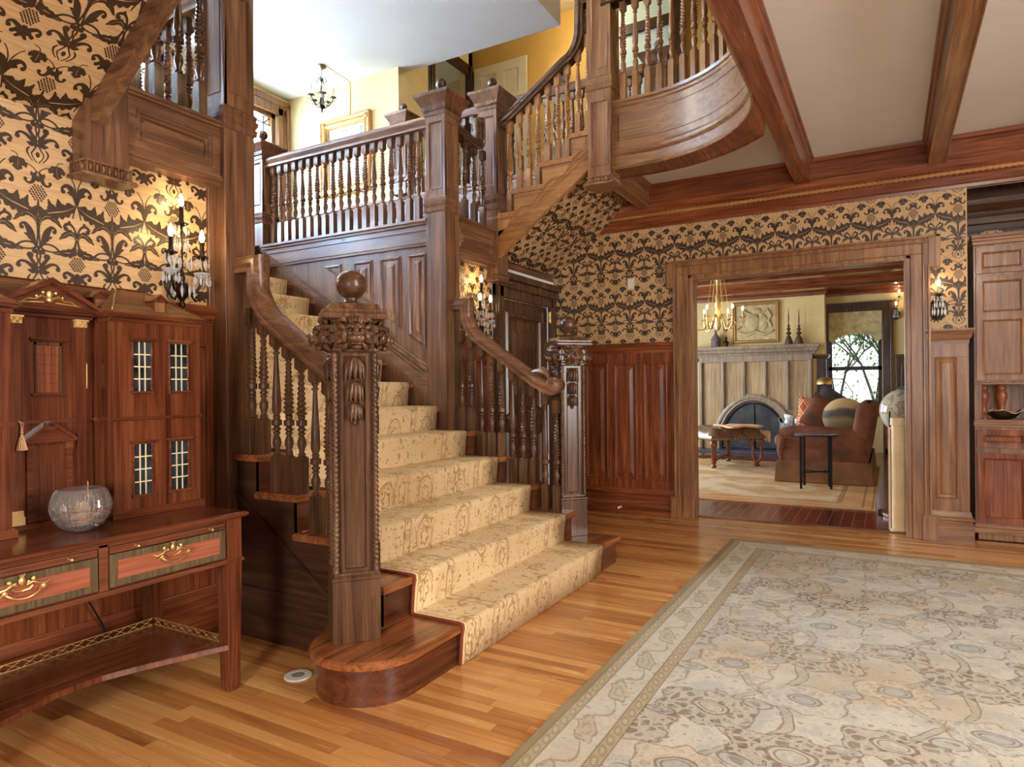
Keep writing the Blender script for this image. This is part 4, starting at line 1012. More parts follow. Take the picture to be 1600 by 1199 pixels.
# ---------------------------------------------------------------- square stair posts
def egg_dart(b, hw, z0, z1, out):
    b.sqlathe([(hw,z1),(hw+.012,z1-.004),(hw+.012,z1-.012),(hw+.004,z1-.016),(hw+.004,z0+.022),(hw+.02,z0+.018),(hw+.026,z0+.01),(hw+.026,z0),(.001,z0)][::-1])
    n = 7
    for k in range(4):
        M = Matrix.Rotation(k*PI/2, 4, 'Z'); o = b.M; b.M = o @ M
        for j in range(n):
            u = (j-(n-1)/2)*(2*hw/n)
            b.sphere((u,-hw-.008,(z0+z1)/2+.002), .013, 8, 6, (.7,.9,1.25))
            b.box(u-.5*2*hw/n-.002,-hw-.012,z0+.02, u-.5*2*hw/n+.002,-hw,z1-.014)
        b.M = o
def square_post(x, y, hw, z0, band, pan, cap, label, low=None, drop=False, mat='oak_z', ball=True, top=None):
    # band = (z0, z1) ring moulding, pan = (z0, z1) sunk panels above, cap = (z0, z1)
    t = thing('stair_post', label, 'post', (x,y,z0))
    m = W[mat]; zt = top or cap[0]
    def faces(b, za, zb, p):
        for k in range(4):
            b.M = Matrix.Rotation(k*PI/2, 4, 'Z') @ frame((0,-hw,0),(1,0,0),(0,0,1)); i = .024
            if p:
                b.box(-hw,za,-.02, -hw+i,zb,0); b.box(hw-i,za,-.02, hw,zb,0); b.box(-hw+i,za,-.02, hw-i,p[0],0); b.box(-hw+i,p[1],-.02, hw-i,zb,0)
                b.panel([(-hw+i,p[0]),(hw-i,p[0]),(hw-i,p[1]),(-hw+i,p[1])], [(0,0),(.006,.004),(.012,-.004),(.018,-.010)])
        b.M = Matrix.Identity(4)
        if not p: b.sqlathe([(hw,za),(hw,zb)])
    b = B(); faces(b, z0, band[0], low); b.bm.transform(Matrix.Translation((x,y,0))); build('lower_shaft', b, m, t, bevel=.002)
    b = B(); w = band[1]-band[0]
    b.sqlathe([(hw-.004,band[0]-.01),(hw+.01,band[0]),(hw+.014,band[0]+w*.25),(hw+.006,band[0]+w*.3),(hw+.016,band[0]+w*.45),(hw+.018,band[0]+w*.6),(hw+.008,band[0]+w*.66),(hw+.012,band[0]+w*.85),(hw-.004,band[1])]); b.bm.transform(Matrix.Translation((x,y,0))); build('band_moulding', b, m, t)
    b = B(); faces(b, band[1]-.005, zt, pan); b.bm.transform(Matrix.Translation((x,y,0))); build('upper_shaft', b, m, t, bevel=.002)
    if cap[1] > cap[0]:
        b = B(); c0, c1 = cap; h = c1-c0
        b.sqlathe([(hw-.004,c0-.03),(hw+.008,c0-.025),(hw+.012,c0),(hw+.022,c0+h*.12),(hw+.022,c0+h*.3),(hw+.034,c0+h*.42),(hw+.05,c0+h*.62),(hw+.066,c0+h*.78),(hw+.07,c0+h*.92),(hw+.06,c0+h*.97),(.02,c1)])
        for k in range(4):
            b.M = Matrix.Rotation(k*PI/2, 4, 'Z')
            n = 11
            for j in range(n): u = (j-(n-1)/2)*(2*hw/n); b.box(u-.005,-hw-.026,c0+.004, u+.005,-hw,c0+h*.26)
        b.M = Matrix.Identity(4); b.bm.transform(Matrix.Translation((x,y,0))); build('cap', b, m, t, bevel=.002)
        if ball:
            b = B(); b.lathe([(.03,c1-.004),(.022,c1+.01),(.016,c1+.03),(.018,c1+.07)], seg=14); b.sphere((0,0,c1+.105), .043, 20, 14); b.bm.transform(Matrix.Translation((x,y,0))); build('ball_finial', b, W['doak_x'], t, smooth=50)
    if drop:
        b = B(); egg_dart(b, hw, z0-.055, z0+.02, .02); b.bm.transform(Matrix.Translation((x,y,0))); build('carved_pendant_cap', b, m, t, smooth=40)
    return t
square_post(-3.047,2.35,.0925, 0, (2.61,2.73), (2.79,3.33), (3.40,3.545), 'tall square oak post rising from the floor at the near side of the stairs')
square_post(-3.047,4.31,.0925, 0, (2.63,2.745), (2.80,3.33), (3.40,3.545), 'tall square oak post beside the far stair railing, capped by a small ball')
square_post(-3.047,5.09,.0925, 2.24, (2.82,2.96), (3.02,3.64), (3.72,3.865), 'shorter square oak post at the foot of the upper flight, with ball cap', drop=True)
square_post(-3.047,1.671,.0925, 2.225, (2.82,2.96), (3.02,3.64), (3.72,3.865), 'hanging square post with carved underside by the wallpapered slope', drop=True)
square_post(-2.0,5.1,.1, 2.93, (3.64,3.745), (3.80,4.75), (4.86,5.0), 'hanging square post carrying the curved balcony', low=(3.02,3.55), drop=True, mat='coak_z')
square_post(-5.09,4.31,.09, LZ, (2.8,2.9), (2.96,3.36), (3.41,3.54), 'square newel post at the head of the main stairs')
square_post(-5.09,2.35,.09, LZ, (2.8,2.9), (2.96,3.36), (3.41,3.54), 'square newel post at the head of the main stairs on the near side')
square_post(-5.02,6.32,.1, 3.56, (3.7,3.8), (3.86,4.3), (4.38,4.52), 'square newel post at the left end of the gallery railing')
square_post(-1.95,6.45,.1, 3.56, (3.7,3.8), (3.86,4.3), (4.38,4.52), 'square newel post seen behind the balcony railing')

# ---------------------------------------------------------------- railings of the landing
def level_rail(x0, x1, y, zs, zr, n, label, prof=WIDE, hb=.21, loc=None, i0=0):
    t = thing('balustrade', label, 'stair railing', ((x0+x1)/2,y,zs))
    b = B(); b.sweep(prof, [(x0,y,zr),(x1,y,zr)]); build('handrail', b, W['oak_x'], t, smooth=45)
    for k in range(n):
        x = x0+(x1-x0)*(k+.5)/n
        baluster(t, x, y, zs, zr-zs+.012, k+i0, hb, .09, W['oak_z'] if prof is WIDE else None)
    return t
level_rail(-5.0,-3.14,4.31,LZ,3.315,20,'landing railing above the panelled spandrel wall')
level_rail(-5.0,-3.14,2.35,LZ,3.315,20,'landing railing on the near side of the stairwell')
level_rail(-4.92,-2.05,6.32,3.56,4.30,28,'gallery railing high up behind the upper flight')
# short railings beside the tall posts
def short_rail(ya, yb, zs, flip, label, n=4):
    t = thing('balustrade', label, 'stair railing', (-3.047,(ya+yb)/2,zs))
    L = yb-ya; f = (lambda s: yb-s) if flip else (lambda s: ya+s)
    pts = [(-3.047,f(0),3.345),(-3.047,f(L*.3),3.30),(-3.047,f(L*.55),3.285)]
    c = L*.62; r = .10
    for q in range(0,7):
        a = -PI/2+q*PI/12; pts.append((-3.047, f(c+.02+r*math.cos(a)*1.0), 3.385+r*math.sin(a)))
    pts += [(-3.047,f(c+.02+r),3.56)]
    pts2 = pts
    b = B(); b.sweep([(a, h) for a, h in RAIL], pts2, side=((1,0,0) if not flip else (-1,0,0))); build('handrail', b, W['doak_y'], t, smooth=45)
    for k in range(n):
        s = L*(k+.6)/(n+.2); zt = 3.345-.06*min(1, s/(L*.55)) if s < L*.6 else 3.285
        baluster(t, -3.047, f(s), zs, zt-zs+.02, k, .2, .08)
    return t
short_rail(4.40,5.0,2.625,False,'short railing with a dipped handrail between the two ball-capped posts')
short_rail(1.766,2.258,2.625,True,'short railing above the near panelled beam beside the tall post')

# ---------------------------------------------------------------- upper flight, far side
UR, UG, UX = .187, .277, -2.824
def unx(n): return UX+UG*(n-2)
u = thing('staircase', 'upper flight of oak stairs with a scrolled open string', 'staircase', (-2.5,5.6,LZ))
for n in range(1, 6):
    x, z = unx(n), LZ+UR*n; xe_ = min(x+UG+.035, -2.1) if n < 5 else x+UG+.035; ya_ = 5.0 if n < 5 else 5.2
    b = B(); nosed(b, [(x,ya_),(xe_,ya_),(xe_,6.33),(x,6.33)], z)
    if n < 5: b.box(x+.006,4.996,z-.045, xe_,5.02,z-.03)
    build('tread', b, W['loak_y'], u, smooth=40)
    b = B(); b.box(x+.026,5.03,z-UR, x+.045,6.32,z-.03); build('riser', b, W['loak_y'], u)
def us(x): return LZ+UR*(x-unx(1))/UG+.01       # nosing line
b = B(); P = [(-2.955,2.395),(-2.10,2.395+.735*.855),(-2.10,us(-2.1)+.1)]
for n in range(5, 0, -1):
    x = unx(n)+.026; P += [(x,LZ+UR*n-.032),(x,LZ+UR*(n-1)-.032)] if n > 1 else [(x,LZ+UR*n-.032)]
P = [(-2.955,2.395),(-2.095,3.024),(-2.095,LZ+UR*4-.032)]
for n in range(4, 0, -1): P += [(max(unx(n)+.026,-2.955),LZ+UR*n-.032)]+([(unx(n)+.026,LZ+UR*(n-1)-.032)] if n > 1 else [])
b.prism(P, 5.03, 5.06, 'xz'); build('string', b, W['loak_x'], u)
b = B(); b.M = frame((0,5.03,0),(1,0,0),(0,0,1))
for o0, o1, h in ((0,.035,.012),(.035,.12,.006),(.12,.128,.014),(.128,.16,.005),(.16,.168,.014),(.168,.2,.008)):
    q = .735; L = [(-2.955,2.395+o0),(-2.095,3.027+o0),(-2.095,3.027+o1),(-2.955,2.395+o1)]
    b.loops([[(a,c,0) for a,c in L],[(a,c,h) for a,c in L]], cap1=True)
build('string_moulding', b, W['loak_x'], u)
for n in range(1, 5):
    x, z = unx(n), LZ+UR*n-.034
    b = B(); b.M = frame((0,5.03,0),(1,0,0),(0,0,1))
    xs = max(x+.03,-2.955); xe = x+UG+.02
    pts = [(xs,z),(xe,z)]
    for q in range(1,11):
        s = q/11; pts.append((xe-.06*s-.17*s*s, z-.02-.135*s+.018*math.sin(s*PI*2.6)))
    pts += [(xs,z-.17)]
    b.prism([(a,c) for a,c in pts], 0, .016, 'xy'); build('scrolled_bracket', b, W['loak_x'], u)
# handrail of the upper flight
t = thing('balustrade', 'railing climbing the upper flight to the hanging post', 'stair railing', (-2.5,5.09,3.0))
def ur(x): return 3.505+.675*(x+2.955)
pth = [(-2.955,5.09,ur(-2.955)+.035),(-2.90,5.09,ur(-2.9)+.012)]+[(x,5.09,ur(x)) for x in (-2.83,-2.6,-2.4,-2.32)]
for q in range(1,8):
    s = q/7; pth.append((-2.32+.165*math.sin(s*PI/2), 5.09, ur(-2.32)+.10*s+.16*(1-math.cos(s*PI/2))))
pth += [(-2.15,5.09,pth[-1][2]+.10),(-2.148,5.09,pth[-1][2]+.2),(-2.09,5.09,pth[-1][2]+.2)]
b = B(); b.sweep(RAIL, pth, side=(0,-1,0)); build('handrail', b, W['doak_x'], t, smooth=45)
i = 0
for n in range(1, 5):
    for j in range(3):
        x = unx(n)+.05+.09*j
        if x < -2.9 or x > -2.13: continue
        zt = ur(x) if x < -2.3 else ur(-2.3)+(x+2.3)*1.05
        baluster(t, x, 5.09, LZ+UR*n, zt-(LZ+UR*n)+.02, i, .185, .10, W['loak_z']); i += 1
# sloping soffits
def soffit(nm, y0, y1, x0, x1, lab):
    g = sgroup(nm, (x0,(y0+y1)/2,2.43), lab); k = .745; L = math.sqrt(1+k*k); dx = (x1-x0)
    b = B(); b.M = frame((x0,y0,2.426+k*(x0+3.057)), (0,1,0), (1,0,k))
    paper(b, [[(0,0),(y1-y0,0),(y1-y0,dx*L),(0,dx*L)]], (.1,.12)); struct('wallpaper', b, WP, g, keepn=True)
    b = B(); b.loops([[(x0,y0,2.43+.02),(x0,y1,2.43+.02),(x1,y1,2.43+.02+k*dx),(x1,y0,2.43+.02+k*dx)],[(x0,y0,2.5),(x0,y1,2.5),(x1,y1,2.5+k*dx),(x1,y0,2.5+k*dx)]], cap0=True, cap1=True); struct('underlay', b, W['black'], g)
soffit('ceiling_slope_far', 5.06, YW, -3.057, -2.02, 'wallpapered slope under the upper flight')
soffit('ceiling_slope_near', -3.5, 1.6, -3.057, -1.98, 'wallpapered slope under the near upper flight')
b = B(); b.prism([(-2.955,2.40),(-1.98,3.118),(-1.98,3.45),(-2.955,2.73)], 1.6, 1.655, 'xz'); one('stair_string', b, W['oak_x'], 'sloping wooden string board along the wallpapered slope at upper left', 'stair trim', bevel=.003)
b = B()
for n in range(1, 6): b.box(unx(n),-.5,LZ+UR*n-.08, unx(n)+UG+.03,1.6,LZ+UR*n)
struct('stair_near_steps', b, W['oak_y'])
# balcony railing along the curve
t = thing('balustrade', 'balcony railing following the curved fascia', 'stair railing', (-1.3,4.9,3.53))
pc = curve(.0, 40, 1.7)
def along(P, d):
    for a, c in zip(P, P[1:]):
        l = math.hypot(c[0]-a[0], c[1]-a[1])
        if d <= l: return (a[0]+(c[0]-a[0])*d/l, a[1]+(c[1]-a[1])*d/l, math.atan2(c[1]-a[1], c[0]-a[0]))
        d -= l
    return None
b = B(); b.sweep(WIDE, [(p[0],p[1],4.30) for p in pc]); build('handrail', b, W['doak_x'], t, smooth=45)
for k in range(34):
    q = along(pc, .17+.1*k)
    if q is None: break
    baluster(t, q[0], q[1], 3.53, .785, k, .21, .09, W['coak_z'], rot=q[2])
# ---------------------------------------------------------------- console table
YC = 1.318
t = thing('console_table', 'long mahogany console table with brass handled drawers under the toy house', 'table', (-2.68,YC,0))
def ry(y): return 2*YC-y
b = B(); b.loops([[(x,y,z) for x,y in ((-2.995-.0,YC-.577-o),(-2.36+o,YC-.577-o),(-2.36+o,YC+.577+o),(-2.995,YC+.577+o))] for z, o in ((.718,-.012),(.722,.0),(.732,.008),(.74,.004),(.745,-.006))], cap0=True, cap1=True); build('tabletop', b, W['red_y'], t, bevel=.001)
b = B()
b.box(-2.98,YC-.565,.55, -2.392,YC+.565,.718); b.box(-2.40,YC-.565,.538, -2.372,YC+.565,.556); b.box(-2.98,YC-.569,.538, -2.37,YC-.556,.552); b.box(-2.98,YC+.556,.538, -2.37,YC+.569,.552)
b.box(-2.395,YC-.016,.55, -2.379,YC+.016,.718); b.box(-2.395,YC-.565,.708, -2.379,YC+.565,.718)
build('apron', b, W['red_y'], t, bevel=.0015)
for y in (YC-.53, YC+.53):
    for x, n in ((-2.41,0),(-2.945,1)):
        b = B(); b.loops([[(x+a*w, y+c*w, z) for a,c in ((-1,-1),(1,-1),(1,1),(-1,1))] for z, w in ((0,.024),(.02,.028),(.3,.0315),(.54,.0345),(.72,.0345))], cap0=True, cap1=True)
        if not n: b.box(x-.042,y-.042,.538, x+.042,y+.042,.549)
        build('leg', b, W['red_z'], t, bevel=.002)
def drawer(s):
    y0, y1 = sorted((YC+s*.018, YC+s*.49))
    b = B(); b.box(-2.395,y0+.002,.563, -2.378,y1-.002,.678); o = build('drawer', b, W['band'], t, bevel=.001)
    b = B(); b.box(-2.38,y0+.03,.588, -2.3772,y1-.03,.654); build('veneer_panel', b, W['veneer'], o)
    yc = (y0+y1)/2; X = -2.376
    b = B()
    pts = [(X+.006,yc-.056,.632)]+[(X+.016,yc-.05+.1*k/12,.632-.026*math.sin(PI*k/12)**.55) for k in range(1,12)]+[(X+.006,yc+.056,.632)]
    b.tube(pts, .0032, 6)
    for q in (1,-1):
        b.lathe([(.004,0),(.004,.014),(.008,.016),(.007,.022),(0,.024)], (X,yc+q*.054,.634), 8, 'x')
        b.tube([(X+.003,yc+q*.012,.645),(X+.004,yc+q*.03,.652),(X+.004,yc+q*.046,.643),(X+.003,yc+q*.066,.638),(X+.003,yc+q*.08,.644)], [.003,.005,.004,.005,.002], 6)
        b.sphere((X+.003,yc+q*.034,.66), .007, 8, 6, (.5,1.1,1)); b.sphere((X+.003,yc+q*.02,.652), .006, 8, 6, (.5,1,1))
        b.tube([(X+.003,yc+q*.03,.638),(X+.003,yc+q*.02,.63),(X+.003,yc,.627)], [.003,.004,.003], 6)
        b.tube([(X+.003,yc+q*.05,.628),(X+.003,yc+q*.062,.622)], [.004,.002], 6)
    b.sphere((X+.003,yc,.658), .011, 10, 8, (.5,1,1.3))
    for q in range(3): b.tube([(X+.003,yc,.665),(X+.003,yc-.008+.008*q,.68)], [.004,.002], 5)
    build('brass_handle', b, brass, o, smooth=60)
    b = B(); b.box(-2.395,y0+.002,.683, -2.38,y1-.002,.706); b.box(-2.381,y0+.002,.693, -2.3795,y1-.002,.694); o = build('writing_slide', b, W['red_y'], t, bevel=.001)
    for yy in (YC+s*.113, YC+s*.415):
        b = B(); b.lathe([(.005,0),(.003,.004),(.003,.012),(.0065,.017),(.006,.022),(.003,.025),(0,.026)], (-2.38,yy,.694), 10, 'x'); build('brass_knob', b, brass, o, smooth=50)
drawer(1); drawer(-1)
fr_ = [(-2.385,.50),(-2.40,.465),(-2.46,.32),(-2.51,.19),(-2.545,.08)]
fr = [(x,YC+y) for x,y in fr_]+[(-2.55,YC)]+[(x,YC-y) for x,y in fr_[::-1]]
sh = fr+[(-2.92,YC-.53),(-2.92,YC+.53)]
b = B(); b.prism(ccw(sh), .178, .2); build('shelf', b, W['red_y'], t, bevel=.001)
b = B(); b.sweep([(-.002,.179),(.003,.179),(.003,.199),(-.002,.199)], [(x,y,0) for x,y in fr[::-1]]); build('shelf_edge', b, W['red_z'], t)
b = B()
def lattice(p, q, n):
    p, q = Vector(p), Vector(q)
    for z in (.203,.232): b.tube([p+Vector((0,0,z)), q+Vector((0,0,z))], .0022, 5)
    for k in range(n):
        a, c = p.lerp(q, k/n), p.lerp(q, (k+1)/n)
        b.tube([a+Vector((0,0,.203)), c+Vector((0,0,.232))], .0017, 4); b.tube([a+Vector((0,0,.232)), c+Vector((0,0,.203))], .0017, 4)
        b.sphere(tuple(a.lerp(c,.5)+Vector((0,0,.2175))), .004, 6, 4)
lattice((-2.885,YC-.49,0),(-2.885,YC+.49,0),17); lattice((-2.885,YC+.5,0),(-2.44,YC+.5,0),8); lattice((-2.885,YC-.5,0),(-2.44,YC-.5,0),8)
build('brass_gallery', b, brass, t, smooth=60)

# ---------------------------------------------------------------- toy house cabinet
HC = 1.34; ZT = .746
h = thing('dollhouse', 'mahogany toy house cabinet with slatted roof and gabled centre on the console table', 'dollhouse', (-2.83,HC,ZT))
R_ = W['red_z']
b = B(); b.box(-2.99,HC-.565,ZT, -2.83,HC+.565,1.55); b.box(-2.99,HC-.565,ZT, -2.80,HC-.15,1.55); b.box(-2.83,HC+.13,ZT, -2.80,HC+.565,1.55); b.box(-2.83,HC-.13,ZT, -2.795,HC+.13,1.55)
for y0,y1 in ((HC-.565,HC-.14),(HC+.14,HC+.565)): b.box(-2.81,y0,ZT, -2.79,y1,ZT+.03); b.box(-2.81,y0,1.136, -2.793,y1,1.148)
build('body', b, R_, h, bevel=.001)
MUN = flat('ivory_glazing_bar', (222,200,158), .5); HG = Mat('dollhouse_glass'); HG.set(HG.ramp(HG.noise(HG.coord(),9,2), [(.35,S((14,18,20))),(.7,S((52,64,70)))]), .06); HG = HG.m
def house_window(par, X, y0, y1, z0, z1, glazed=True):
    b = B()
    if glazed:
        b.box(X,y0-.008,z0, X+.006,y0,z1); b.box(X,y1,z0, X+.006,y1+.008,z1)
    b.box(X,y0-.012,z0-.008, X+.012,y1+.012,z0); b.box(X,y0-.008,z0-.012, X+.008,y0+.004,z0-.006); b.box(X,y1-.004,z0-.012, X+.008,y1+.008,z0-.006)
    b.loops([[(X,y0-.012-o,z) if k==0 else (X+n_,y0-.012-o,z) if k==1 else (X+n_,y1+.012+o,z) if k==2 else (X,y1+.012+o,z) for k in range(4)] for z, o, n_ in ((z1,0,.006),(z1+.006,.002,.012),(z1+.012,.006,.018),(z1+.016,.006,.018))], cap0=True, cap1=True)
    w = build('window', b, W['red_y'], par, bevel=.0008)
    if glazed:
        b = B(); b.box(X-.002,y0,z0, X+.001,y1,z1); build('pane', b, HG, w)
        b = B()
        for k in (1,2): y = y0+(y1-y0)*k/3; b.box(X+.001,y-.0024,z0, X+.0035,y+.0024,z1)
        for k in (1,2,3): z = z0+(z1-z0)*k/4; b.box(X+.001,y0,z-.0024, X+.004,y1,z+.0024)
        build('glazing_bars', b, MUN, w)
    return w
def dentils(b, X, y0, y1, z, n=40):
    for k in range(n):
        y = y0+(y1-y0)*(k+.25)/n; b.box(X-.004,y,z, X,y+(y1-y0)/n*.5,z+.006)
def slat_roof(par, base, top, z0, z1, nm='roof'):
    # base / top = (x_front, y0, y1); stepped slats, hipped
    b = B(); n = 15; L = []
    for k in range(n):
        s = k/n; e = (k+1)/n
        f = lambda q: (base[0]+(top[0]-base[0])*q, base[1]+(top[1]-base[1])*q, base[2]+(top[2]-base[2])*q)
        for q, z, o in ((s,z0+(z1-z0)*s,.004),(s,z0+(z1-z0)*s+.002,.004),(e,z0+(z1-z0)*e-.0005,0)):
            X, ya, yb = f(q); L.append([(-2.99,ya-o,z),(X+o,ya-o,z),(X+o,yb+o,z),(-2.99,yb+o,z)])
    b.loops(L, cap0=True, cap1=True); r = build(nm, b, W['coak_y'], par)
    b = B()
    for i in (1,2):
        p = (base[0]+.003, base[i], z0); q = (top[0], top[i], z1+.003); b.tube([p,q], .005, 6)
    b.tube([(top[0],top[1],z1+.003),(top[0],top[2],z1+.003)], .005, 6); b.box(base[0]-.0,base[1]-.0,z0-.001,base[0]+.001,base[2],z0); build('roof_ridge', b, W['red_y'], r); return r
def dormer(par, X, yc, z0):
    b = B(); w = .026; b.box(X-.09,yc-w,z0, X,yc+w,z0+.062)
    b.prism([(yc-w-.004,z0+.062),(yc+w+.004,z0+.062),(yc,z0+.086)], X-.09, X, 'yz'); d = build('dormer', b, W['red_z'], par)
    b = B()
    for s in (1,-1): b.prism([(yc+s*(w+.012),z0+.058),(yc+s*(w+.012),z0+.063),(yc,z0+.093),(yc,z0+.087)], X-.1, X+.008, 'yz')
    build('dormer_roof', b, W['red_x'], d)
    b = B(); b.box(X,yc-w+.006,z0+.01, X+.002,yc+w-.006,z0+.056); build('dormer_panel', b, W['coak_z'], d)
def wing(s):
    y0, y1 = sorted((HC+s*.175, HC+s*.555))
    b = B(); b.box(-2.9,y0,ZT, -2.66,y1,1.55); w = build('wing', b, R_, h, bevel=.001)
    b = B(); b.box(-2.82,y0-.012,ZT, -2.646,y1+.012,ZT+.022); b.box(-2.82,y0-.006,ZT+.022, -2.652,y1+.006,ZT+.03); build('wing_base', b, W['red_y'], w)
    b = B(); b.box(-2.82,y0-.004,1.134, -2.655,y1+.004,1.139); b.box(-2.82,y0-.008,1.139, -2.651,y1+.008,1.149); build('belt_course', b, W['red_y'], w)
    b = B()
    b.box(-2.82,y0-.006,1.53, -2.654,y1+.006,1.543); b.box(-2.82,y0-.018,1.549, -2.64,y1+.018,1.557); b.box(-2.82,y0-.026,1.557, -2.632,y1+.026,1.566)
    dentils(b, -2.650, y0-.004, y1+.004, 1.543, 60); build('wing_cornice', b, W['red_y'], w)
    for ya, yb in ((1.596,1.668),(1.755,1.832)):
        if s < 0: ya, yb = 2*HC-yb, 2*HC-ya
        house_window(w, -2.66, ya, yb, 1.252, 1.452); house_window(w, -2.66, ya, yb, .832, 1.036)
    a, c = (y0-.015, y1+.02) if s > 0 else (y0-.02, y1+.015)
    ta, tc = (HC+.29, HC+.41) if s > 0 else (HC-.41, HC-.29)
    slat_roof(w, (-2.645,a,c), (-2.83,ta,tc), 1.566, 1.682, 'wing_roof')
    dormer(w, -2.675, HC+s*.382, 1.568)
wing(1); wing(-1)
slat_roof(h, (-2.79,HC-.3,HC+.3), (-2.93,HC-.3,HC+.3), 1.566, 1.69)
dormer(h, -2.80, HC+.205, 1.572); dormer(h, -2.80, HC-.205, 1.572)
b = B(); b.box(-2.82,HC-.2,1.55, -2.775,HC+.2,1.566); b.box(-2.99,HC-.3,1.55, -2.78,HC+.3,1.566); build('eaves', b, W['red_y'], h)
# centre bay
b = B(); b.box(-2.80,HC-.135,ZT+.02, -2.782,HC+.135,1.535); c = build('centre_bay', b, R_, h, bevel=.001)
b = B(); b.box(-2.82,HC-.16,ZT, -2.755,HC+.16,ZT+.02); build('bay_base', b, W['red_y'], c)
b = B(); b.box(-2.8,HC-.1,1.136, -2.774,HC+.1,1.148); build('belt_course', b, W['red_y'], c)
b = B()
b.box(-2.82,HC-.155,1.535, -2.762,HC+.155,1.545); b.box(-2.82,HC-.17,1.551, -2.748,HC+.17,1.56); b.box(-2.82,HC-.185,1.56, -2.735,HC+.185,1.575); dentils(b, -2.757, HC-.16, HC+.16, 1.545, 44); build('entablature', b, W['red_y'], c)
b = B(); b.prism([(HC-.165,1.575),(HC+.165,1.575),(HC,1.668)], -2.8, -2.765, 'yz')
for s in (1,-1): b.prism([(HC+s*.19,1.574),(HC+s*.165,1.574),(HC,1.664),(HC,1.685)], -2.84, -2.738, 'yz')
for s in (1,-1):
    for k in range(20): y = HC+s*(.15-.14*k/20); z = 1.574+.092*(1-abs(y-HC)/.165); b.box(-2.768,y-.002,z-.008, -2.76,y+.002,z-.002)
build('pediment', b, W['red_y'], c)
b = B()
for s in (1,-1):
    b.tube([(-2.763,HC+s*.004,1.602),(-2.762,HC+s*.03,1.615),(-2.762,HC+s*.05,1.6),(-2.762,HC+s*.075,1.6),(-2.763,HC+s*.095,1.588)], [.004,.006,.005,.005,.002], 6)
    b.tube([(-2.763,HC+s*.02,1.59),(-2.762,HC+s*.05,1.588),(-2.763,HC+s*.11,1.584)], [.004,.004,.002], 6); b.sphere((-2.762,HC+s*.022,1.628), .007, 8, 6, (.5,1,1)); b.sphere((-2.762,HC+s*.045,1.612), .006, 8, 6, (.5,1,1))
b.sphere((-2.762,HC,1.622), .012, 10, 8, (.4,1,1.3)); b.sphere((-2.762,HC,1.6), .01, 10, 8, (.4,1.2,1)); build('carved_ornament', b, brass, c, smooth=60)
gilt = flat('gilt_wood', (206,166,104), .4, .3, .12)
for s in (1,-1):
    y = HC+s*.115 if s > 0 else HC-.113
    b = B(); b.box(-2.785,y-.017,ZT+.07, -2.766,y+.017,1.51); p = build('pilaster', b, R_, c, bevel=.001)
    b = B(); b.box(-2.785,y-.02,1.505, -2.763,y+.02,1.533)
    for k in range(4): b.sphere((-2.762,y-.014+.0093*k,1.512+.01*(k%2)), .006, 6, 5)
    b.box(-2.785,y-.024,1.528, -2.758,y+.024,1.535); build('capital', b, gilt, p)
    b = B(); b.box(-2.785,y-.023,ZT+.02, -2.758,y+.023,ZT+.05); b.box(-2.785,y-.02,ZT+.05, -2.761,y+.02,ZT+.062); b.box(-2.785,y-.019,ZT+.062, -2.763,y+.019,ZT+.072); build('pilaster_base', b, gilt, p)
w = house_window(c, -2.782, HC-.046, HC+.046, 1.246, 1.44, False)
b = B(); b.box(-2.782,HC-.046,1.246, -2.776,HC-.04,1.44); b.box(-2.782,HC+.04,1.246, -2.776,HC+.046,1.44); b.box(-2.782,HC-.046,1.43, -2.776,HC+.046,1.44); build('frame', b, W['band'], w)
b = B(); b.box(-2.782,HC-.038,1.25, -2.779,HC+.038,1.428); build('blind_panel', b, W['mah_z'], w)
b = B()
for k in (1,2): b.box(-2.779,HC-.038+.076*k/3-.0008,1.25, -2.7786,HC-.038+.076*k/3+.0008,1.428)
for k in range(1,5): b.box(-2.779,HC-.038,1.25+.178*k/5-.0008, -2.7786,HC+.038,1.25+.178*k/5+.0008)
build('inlay_lines', b, W['black'], w)
b = B(); b.box(-2.782,HC-.056,ZT+.022, -2.776,HC+.056,1.05); dd = build('front_door', b, R_, c, bevel=.001)
b = B()
for y0,y1,z0,z1 in ((-.034,.034,.995,1.035),(-.034,-.006,.84,.975),(.006,.034,.84,.975),(-.034,.034,.785,.82)):
    for a in ((y0,y0+.0015,z0,z1),(y1-.0015,y1,z0,z1),(y0,y1,z0,z0+.0015),(y0,y1,z1-.0015,z1)): b.box(-2.776,HC+a[0],a[2], -2.7754,HC+a[1],a[3])
build('inlay_lines', b, W['black'], dd)
b = B()
for s in (1,-1): b.box(-2.782,HC+s*.068-.011,ZT+.022, -2.768,HC+s*.068+.011,1.03); b.box(-2.782,HC+s*.068-.012,1.03, -2.762,HC+s*.068+.012,1.062)
for s in (1,-1):
    for k in range(3): b.sphere((-2.76,HC+s*.068-.007+.007*k,1.055), .0045, 6, 5); b.sphere((-2.762,HC+s*.068-.006+.006*k,1.038), .004, 6, 5)
b.box(-2.782,HC-.09,1.062, -2.758,HC+.09,1.072); b.prism([(HC-.083,1.0725),(HC+.083,1.0725),(HC,1.131)], -2.783, -2.77, 'yz')
for s in (1,-1): b.prism([(HC+s*.098,1.07),(HC+s*.084,1.07),(HC,1.132),(HC,1.143)], -2.782, -2.755, 'yz')
build('door_surround', b, W['red_y'], c)
for z0, z1 in ((1.27,1.36),(.80,.89)):
    b = B(); b.lathe([(.0015,z0-.006),(.003,z0),(.003,z1),(.0015,z1+.006)], (-2.785,HC+.143,0), 8); build('hinge', b, brass, h)
silk = flat('apricot_silk', (214,166,126), .6, 0, .1, 40)
t = thing('tassel', 'apricot silk tassel hanging from the toy house key', 'tassel', (-2.754,1.238,1.04))
